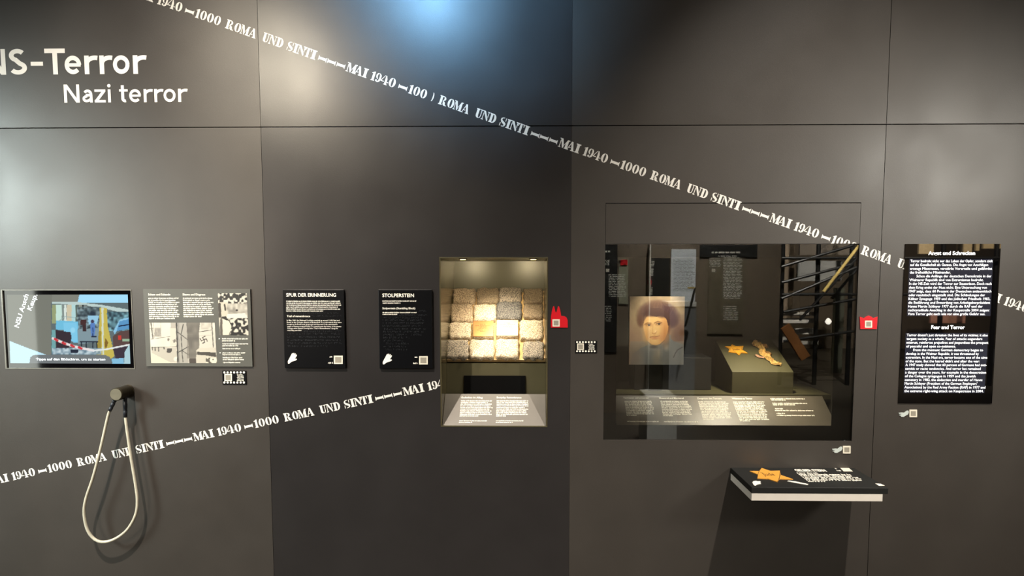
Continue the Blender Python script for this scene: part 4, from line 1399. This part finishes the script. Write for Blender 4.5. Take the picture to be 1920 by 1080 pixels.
P.ell(392, 768, 56, 22, (80, 78, 76), .5, .85)
pq = [Vector((x0, YP - .0006, z1)), Vector((x1, YP - .0006, z1)), Vector((x1, YP - .0006, z0)), Vector((x0, YP - .0006, z0))]
P.picture('painted_surface', pq, ((40, 48), (850, 52), (828, 1028), (36, 1026)), mat_print('oil_paint', rough=.5), po, 150, 184)
spot('case_lamp', ((x0 + x1) / 2 + .05, .07, CZ1 - .03), ((x0 + x1) / 2, YP, (z0 + z1) / 2 + .02), 14.0, (1.0, .90, .76), 60, 1.0, .01)
spot('case_lamp', ((ua + ub) / 2, .10, CZ1 - .03), ((ua + ub) / 2, .22, P1.z), 13.0, (1.0, .84, .58), 48, 1.0, .01)
spot('case_lamp', ((ua + ub) / 2 - .05, .03, CZ1 - .03), ((ua + ub) / 2 - .08, .10, rb.z), 40.0, (1.0, .86, .68), 80, 1.0, .01)

# ================================================================== TEXT SCREEN (right)
def mat_field():
    if 'backlight_bleed' in MATS:
        return MATS['backlight_bleed']
    m = mat('backlight_bleed', (5, 5, 6), rough=.02, spec=1.0, var=0)
    b_ = m.node_tree.nodes['Principled BSDF']
    b_.inputs['Emission Color'].default_value = (.62, .66, 1.0, 1)
    b_.inputs['Emission Strength'].default_value = .042
    return m



sc = thing('text_screen', ((SX0 + SX1) / 2, 0, SZ0), 'upright black display with bright bilingual text beside the case', 'display')
MB().box((SX0, -.004, SZ0), (SX1, -.0002, SZ1)).build('screen_glass', mat('black_display_glass', (4, 4, 5), rough=.015, spec=1.0, var=0, emit=0), sc)
SP = Plane((0, -.004, 0), (1, 0, 0), (0, 0, 1))
M_GLOW = mat('lit_text', (255, 255, 255), emit=1.6, var=0)
Za, Zb = zm(1680, 450, 6.75), zm(1680, 600, 6.75)
mb = MB()
text_px(mb, 'Angst und Schrecken', SP, *Za(408, 188), Za(1000, 0)[0], 6.6, bold=.02, res=3)
mb.build('heading', M_GLOW, sc)
mb = MB()
text_px(mb, 'Fear and Terror', SP, *Zb(444, 113), Zb(868, 0)[0], 6.6, bold=.02, res=3)
mb.build('heading', M_GLOW, sc)
de = [('Terror bedroht nicht nur das Leben der Opfer, sondern zielt', 1222), ('auf die Gesellschaft als Ganzes. Die Angst vor Anschlägen', 1165), ('erzeugt Misstrauen, verstärkt Vorurteile und gefährdet', 1215),
      ('das freiheitliche Miteinander.', 690), ('Schon die Anfänge der deutschen Demokratie in der', 1205), ('Weimarer Republik sind von Extremismus bedroht.', 1105),
      ('In der NS-Zeit wird der Terror zur Staatsräson. Doch nach', 1208), ('dem Krieg endet der Hass nicht: Eine Untersuchung von', 1148), ('1947 zeigt, dass 60 Prozent der Deutschen antisemitisch', 1205),
      ('oder rassistisch eingestellt sind. Die Schändungen der', 1125), ('Kölner Synagoge 1959 und des jüdischen Friedhofs 1983,', 1190), ('die Entführung und Ermordung von Arbeitgeberpräsident', 1190),
      ('Hanns Martin Schleyer 1977 durch die RAF und der', 1095), ('rechtsradikale Anschlag in der Keupstraße 2004 zeigen:', 1180), ('Vom Terror geht nach wie vor eine große Gefahr aus.', 1128)]
mb = MB()
for i, (s_, xr) in enumerate(de):
    t = i / 14
    xl = 258 if i == 4 else 181 - 33 * t
    text_px(mb, s_, SP, *Za(xl, 281 + 669 * t), Za(xr, 0)[0], 4.6, bold=.0, res=2)
mb.build('german_text', M_GLOW, sc)
eng = [("Terror doesn't just threaten the lives of its victims; it also", 1160), ('targets society as a whole. Fear of attacks engenders', 1090), ('mistrust, reinforces prejudices and jeopardises the prospect', 1166),
       ('of peaceful and open co-existence.', 755), ('From the moment German democracy began to', 1100), ('develop in the Weimar Republic, it was threatened by', 1046), ('extremism. In the Nazi era, terror became one of the aims', 1153),
       ("of the state. But the hatred didn't end after the war:", 1055), ('A 1947 study showed that 60 percent of Germans had anti-', 1145), ('semitic or racist tendencies. And terror has remained', 1070),
       ('a danger over the years, for example in the desecration', 1138), ('of the Cologne synagogue in 1959 and the Jewish', 1005), ('cemetery in 1983, the abduction and murder of Hanns', 1092), ("Martin Schleyer (President of the German Employers'", 1026),
       ('Association) by the Red Army Faction (RAF) in 1977 and', 1130), ('the extreme right-wing attack on Keupstrasse in 2004.', 1105)]
mb = MB()
for i, (s_, xr) in enumerate(eng):
    t = i / 15
    xl = 216 if i == 4 else 136 - 32 * t
    text_px(mb, s_, SP, *Zb(xl, 206 + 706 * t), Zb(xr, 0)[0], 4.6, bold=.0, res=2)
mb.build('english_text', M_GLOW, sc)
# the lit text fields of the panel shine slightly through the black
mb = MB()
poly_px(mb, SP, [Za(*p) for p in ((168, 240), (1228, 240), (1195, 962), (138, 962))], .0003)
mb.build('backlit_field', mat_field(), sc)
mb = MB()
poly_px(mb, SP, [Zb(*p) for p in ((122, 165), (1168, 165), (1118, 925), (95, 925))], .0003)
mb.build('backlit_field', mat_field(), sc)

# ================================================================== TACTILE SHELF
q_ = CAMD * (1 - 1 / 1.105)
sz = W(1373, 876.6).z
SH = Plane((0, 0, sz), (1, 0, 0), (0, 1, 0))        # level top
xl = SH.px(1409.8, 914).x
xr = SH.px(1664, 914).x
yf = SH.px(1500, 914).y
sh = thing('tactile_shelf', ((xl + xr) / 2, 0, sz - .05), 'black topped white tactile shelf with orange star below display case', 'shelf')
tb = sz - W(1500, 926.5, yf).z if False else .028
zw = W(1500, 925.5, yf).z
zb_ = W(1500, 939.5, yf).z
MB().box((xl, yf, zw), (xr, 0, sz)).build('top_plate', mat('black_shelf_top', (24, 25, 24), rough=.5, var=.06), sh, bevel=.0012)
MB().box((xl + .001, yf + .001, zb_), (SH.px(1654.5, 914).x, 0, zw)).build('white_core', mat('white_shelf_edge', (226, 220, 210), rough=.6, var=.02), sh, bevel=.001)
Zs = zm(1365, 865, 6.295)
s2 = [(255, 122), (368, 121), (396, 86), (500, 120), (615, 117), (620, 168), (768, 218), (606, 214), (585, 250), (470, 212), (345, 205), (353, 162)]
mb = MB()
poly_px(mb, SH, [Zs(*p) for p in s2], .003, 0)
so = mb.build('relief_star', mat('orange_relief', (222, 158, 62), rough=.55, var=.04), sh, label='orange six-pointed star in relief')
mb = MB()
for a, b in (((368, 121), (353, 162)), ((353, 162), (345, 205)), ((615, 117), (606, 214)), ((396, 86), (368, 121)), ((620, 168), (585, 250)), ((380, 140), (420, 150))):
    mb.tube([SH.px(*Zs(*a)) + SH.n * .003, SH.px(*Zs(*b)) + SH.n * .003], .0008, 5)
u0, v0 = SH.uv(*Zs(425, 178))
u1, _ = SH.uv(*Zs(560, 178))
text_fit(mb, 'Jude', SH, u0, v0, u1 - u0, .034, h=.0035, res=2, bold=0)
mb.build('relief_lines', mat('dark_relief_line', (84, 52, 16), rough=.7), so)
mb = MB()
text_px(mb, 'GELBER STERN', SH, *Zs(806, 119), Zs(1168, 119)[0], 3.8, bold=.05, res=2, h=.0006)
mb.build('heading', M_TEXT, sh)
mb = MB()
rws = []
for i in range(7):
    t = i / 6
    rws.append((*[Zs(822 + 130 * t, 0)[0], Zs((1075, 1475, 1510, 1560, 1590, 1600, 1185)[i], 0)[0]], Zs(0, 146 + 98 * t)[1], 1.75))
tiny_lines(mb, SH, rws, seed=21, h=.0006, weight=1.25)
mb.build('raised_text', M_TEXT, sh)
mb = MB()
poly_px(mb, SH, [Zs(*p) for p in ((1365, 121), (1475, 121), (1424, 78), (1322, 78))], .0007)
mb.build('code_plate', M_QR, sh)
mb = MB()
tiny_lines(mb, SH, [(Zs(1272, 0)[0], Zs(1312, 0)[0], Zs(0, 93)[1], 1.6), (Zs(1292, 0)[0], Zs(1348, 0)[0], Zs(0, 117)[1], 1.6)], seed=22, weight=1.5)
mb.build('small_text', M_TEXT, sh)
mb = MB()
poly_px(mb, SH, [Zs(*p) for p in ((288, 250), (300, 236), (330, 232), (350, 238), (378, 236), (388, 248), (372, 258), (390, 266), (350, 274), (320, 290), (302, 280))], .0012, 0)
mb.build('hand_symbol', M_TEXT, sh)
mb = MB()
poly_px(mb, SH, [Zs(*p) for p in ((700, 236), (712, 230), (800, 240), (948, 272), (935, 280), (800, 256))], .0012, 0)
mb.build('relief_pointer', M_TEXT, sh)
mb = MB()
poly_px(mb, SH, [Zs(*p) for p in ((1738, 264), (1800, 268), (1850, 288), (1780, 290))], .0012, 0)
mb.build('corner_mark', M_TEXT, sh)

# ================================================================== THE HALL OPPOSITE (behind the viewer, seen mirrored in the glass)
OD = 5.0
MW = Plane((0, -OD, 0), (-1, 0, 0), (0, 0, 1))       # face of the opposite wall, looking back at the case


def mpt(px, py, d=OD):
    return mirror(px, py, d)


OX = mpt(1462, 600).x
MB().box((-10, -OD - .15, 0), (OX, -OD, ZTOP)).build('wall_opposite', M_OPP, None, kind='structure', label='brown-black wall across the hall')
MB().box((OX, -12.15, 0), (12, -12, ZTOP + 1)).build('wall_far', M_OPP, None, kind='structure', label='dark far wall of the deeper hall')
M_BLK = mat('black_board', (12, 12, 12), rough=.6)
M_GRY = mat('light_grey_board', (226, 232, 238), rough=.6, var=.03)
M_OLT = mat('pale_panel_print', (240, 238, 226), rough=.7, var=.03)


def far_panel(label, x0, y0, x1, y1, material, lines, d=OD, textmat=M_OLT, t=.02):
    a, b = mpt(x0, y1, d), mpt(x1, y0, d)
    root = thing('text_sign', ((a.x + b.x) / 2, a.y, a.z), label, 'text panel')
    MB().box((a.x, a.y, a.z), (b.x, a.y + t, b.z)).build('board', material, root)
    rnd = random.Random(int(x0))
    mb = MB()
    for (la, lb_, ya, yb, n, xh) in lines:
        for i in range(n):
            y = ya + (yb - ya) * i / max(1, n - 1)
            p, q = mpt(la, y, d), mpt(lb_ - rnd.uniform(0, (lb_ - la) * .15), y - xh, d)
            u = q.x
            while u > p.x:
                w = min(u - p.x, rnd.uniform(.02, .07))
                mb.add([(u, a.y + t + .001, p.z), (u - w, a.y + t + .001, p.z), (u - w, a.y + t + .001, q.z), (u, a.y + t + .001, q.z)], [(0, 1, 2, 3)])
                u -= w + .012
    if mb.v:
        mb.build('printed_lines', textmat, root)
    return root


far_panel('narrow black text panel mirrored at left end of case glass', 1128, 459, 1158, 660, M_BLK, [(1134, 1144, 473, 473, 1, 3), (1134, 1143, 489, 497, 4, 1.2), (1134, 1147, 575, 602, 9, 1.0)])
far_panel('grey-green text panel mirrored beside the narrow black one', 1160, 485, 1178, 570, mat('grey_green_board', (150, 150, 128), rough=.6), [(1141, 1174, 516, 556, 14, 1.2)])
tp = far_panel('black text panel mirrored beyond a bright upright edge', 1218, 484, 1256, 560, M_BLK, [(1214, 1228, 491, 499, 4, 1.1), (1214, 1226, 505, 517, 6, 1.1), (1214, 1224, 540, 552, 6, 1.1)])
far_panel('tall light grey text panel mirrored above the portrait', 1257, 467, 1305, 568, M_GRY, [(1262, 1302, 486, 546, 24, .9)], textmat=mat('grey_print', (120, 122, 124), rough=.7))
far_panel('wide brown text panel with two columns mirrored in the case', 1326, 483.5, 1396, 626, mat('brown_board', (104, 94, 76), rough=.6), [(1330, 1352, 486, 500, 6, 1.0), (1356, 1392, 484, 560, 28, 1.1), (1356, 1384, 575, 600, 8, 1.0)])
far_panel('black header board mirrored along top of the case glass', 1312, 459, 1420, 482, M_BLK, [(1334, 1392, 475, 475, 1, 3.2), (1346, 1386, 481, 481, 1, 1.5)])
ed = mpt(1212, 800)
MB().box((ed.x - .008, -OD, 0), (ed.x + .006, -OD + .10, mpt(1212, 457).z)).build('upright_edge_strip', M_OLT, None, label='thin pale upright strip on the opposite wall', cat='trim strip')


def far_tag(label, x0, y0, x1, y1, material, name='wall_tag'):
    a, b = mpt(x0, y1), mpt(x1, y0)
    MB().box((a.x, -OD + .02, a.z), (b.x, -OD + .035, b.z)).build(name, material, None, label=label, cat='tag')


far_tag('small red tag mirrored at upper left of the case glass', 1163, 487, 1176, 497, M_RED)
far_tag('small white code square mirrored below the red tag', 1136, 504, 1142, 510, M_QR)
far_tag('small red disc tag mirrored on the black text panel', 1213.5, 525, 1221, 533, M_RED)
far_tag('small white code square mirrored on the brown text panel', 1334, 504, 1340, 510, M_QR)
# lectern and plinth across the hall
D3 = 4.3
a, b = mpt(1256, 613, D3), mpt(1306, 566, D3)
le = thing('lectern', ((a.x + b.x) / 2, a.y, 0), 'grey lectern with white top mirrored beside the portrait', 'lectern')
MB().box((a.x, a.y - .3, 0), (b.x, a.y, b.z - .06)).build('body', mat('grey_lectern', (120, 122, 124), rough=.6), le)
MB().box((a.x - .02, a.y - .32, b.z - .05), (b.x, a.y + .01, b.z)).build('top', mat('white_lectern_top', (226, 226, 220), rough=.5), le)
c0, c1 = mpt(1304, 540, D3 - .2), mpt(1286, 612, D3 - .2)
MB().tube([c0, c1], .012, 8).build('lamp_arm', M_BLK, le)
c2 = mpt(1290, 540, D3 - .2)
MB().tube([c2, c0], .010, 8).build('lamp_bar', mat('brass_bar', (214, 178, 96), rough=.35, metal=.8), le)
a, b = mpt(1212, 900, 3.2), mpt(1271, 745, 3.2)
MB().box((a.x, a.y - .4, 0), (b.x, a.y, b.z)).build('white_plinth', mat('white_plinth_paint', (206, 206, 200), rough=.6), None, label='white plinth standing in the hall mirrored at foot of case', cat='plinth', bevel=.004)
# scaffold with boards in the deeper hall
D4 = 7.0
fr_ = thing('scaffold', (mpt(1535, 600, D4).x, -D4, 0), 'steel scaffold with braces and boards mirrored at right of case', 'scaffold')
M_PIPE = mat('black_pipe', (22, 22, 22), rough=.4)


def pipe(name, p, q, d0, d1, r, material):
    MB().tube([mpt(*p, d0), mpt(*q, d1)], r, 8).build(name, material, fr_)


for x in (1470, 1537, 1600, 1690, 1770, 1870):
    a = mpt(x, 430, D4)
    MB().tube([(a.x, a.y, 0), (a.x, a.y, a.z + .6)], .035, 8).build('post', M_PIPE, fr_)
for (p, q) in (((1466, 530), (1600, 495)), ((1466, 500), (1600, 460)), ((1466, 560), (1610, 500)), ((1500, 600), (1620, 470)), ((1560, 560), (1620, 490)), ((1470, 640), (1610, 620)), ((1470, 585), (1610, 560)), ((1466, 552), (1700, 552)), ((1466, 484), (1900, 484)), ((1550, 760), (1610, 735)), ((1540, 735), (1610, 770))):
    pipe('brace', p, q, D4 - .1, D4 - .1, .022, M_PIPE)
pipe('gilt_tube', (1545, 547), (1612, 460), D4 - .5, D4 - .5, .022, mat('gilt_tube', (246, 214, 130), rough=.4, metal=.1))
for i, (x0, y0, x1, y1, d, c) in enumerate(((1467, 440, 1492, 600, 8.2, (150, 132, 112)), (1495, 489, 1580, 527, 8.0, (150, 150, 148)), (1465, 585, 1530, 592, 7.2, (214, 208, 196)), (1465, 597, 1530, 606, 7.2, (230, 224, 214)), (1492, 616, 1530, 627, 7.2, (230, 224, 214)), (1500, 640, 1535, 646, 7.2, (200, 196, 186)), (1465, 632, 1478, 642, 7.2, (220, 214, 204)), (1500, 440, 1600, 478, 8.3, (112, 102, 92)), (1722, 425, 1752, 476, 8.1, (226, 202, 160)), (1795, 425, 1824, 474, 8.1, (226, 202, 160)), (1829, 425, 1838, 470, 8.1, (226, 202, 160)), (1843, 425, 1890, 466, 8.1, (226, 202, 160)), (1560, 540, 1585, 700, 8.0, (70, 72, 60)), (1744, 588, 1810, 606, 8.0, (206, 150, 130)), (1478, 744, 1600, 770, 6.9, (206, 196, 166)), (1582, 730, 1612, 756, 7.6, (190, 182, 158)))):
    a, b = mpt(x0, y1, d), mpt(x1, y0, d)
    MB().box((a.x, a.y - .04, a.z), (b.x, a.y, b.z)).build('board', mat('scaffold_board_%d' % i, c, rough=.7), fr_)
p0, p1 = mpt(1474, 612, 6.4), mpt(1512, 672, 6.4)
dr = (p1 - p0).normalized()
up_ = Vector((-dr.z, 0, dr.x))
mb = MB()
mb.prism([p0 + up_ * .07, p0 - up_ * .07, p1 - up_ * .07, p1 + up_ * .07], (0, -.05, 0))
mb.build('leaning_plank', mat('brown_wood', (150, 98, 52), rough=.6, var=.2, scale=12), fr_)
lb_ = mpt(1554, 603, 6.6)
mb = MB()
mb.tube([lb_ + Vector((0, 0, .05)), lb_ + Vector((0, 0, .03)), lb_, lb_ + Vector((0, 0, -.03)), lb_ + Vector((0, 0, -.045))], [.01, .03, .045, .03, .008], 14)
mb.build('lamp_bulb', mat('hall_lamp', (255, 246, 232), emit=9, var=0), fr_, smooth=True)
# bright light box far to the left, mirrored in the touch screen
a, b = mpt(-110, 840), mpt(57, 430)
lx = thing('light_box', ((a.x + b.x) / 2, -OD, a.z), 'tall luminous white panel mirrored in left edge of touch screen', 'light box')
MB().box((a.x, -OD - .08, a.z), (b.x, -OD, b.z)).build('frame', M_DARKMETAL, lx)
MB().box((a.x + .02, -OD, a.z + .02), (b.x - .005, -OD + .004, b.z - .02)).build('lit_face', mat('lit_face', (236, 242, 232), emit=5.0, var=.03), lx)
# spots added to brighten the mirrored wall, plinth and boards of the hall across
spot('hall_fill_spot', (1.9, -3.0, 4.3), (2.0, -OD, 1.35), 2300, (1, .95, .86), 62)
spot('hall_fill_spot', (4.2, -4.6, 4.2), (4.3, -8.0, 1.6), 3600, (1, .93, .84), 85)
spot('hall_fill_spot', (6.6, -4.6, 4.4), (7.0, -8.1, 2.2), 3000, (1, .88, .68), 80)
spot('hall_fill_spot', (1.2, -1.6, 4.2), (1.1, -3.2, 0.6), 2400, (1, .95, .88), 40)
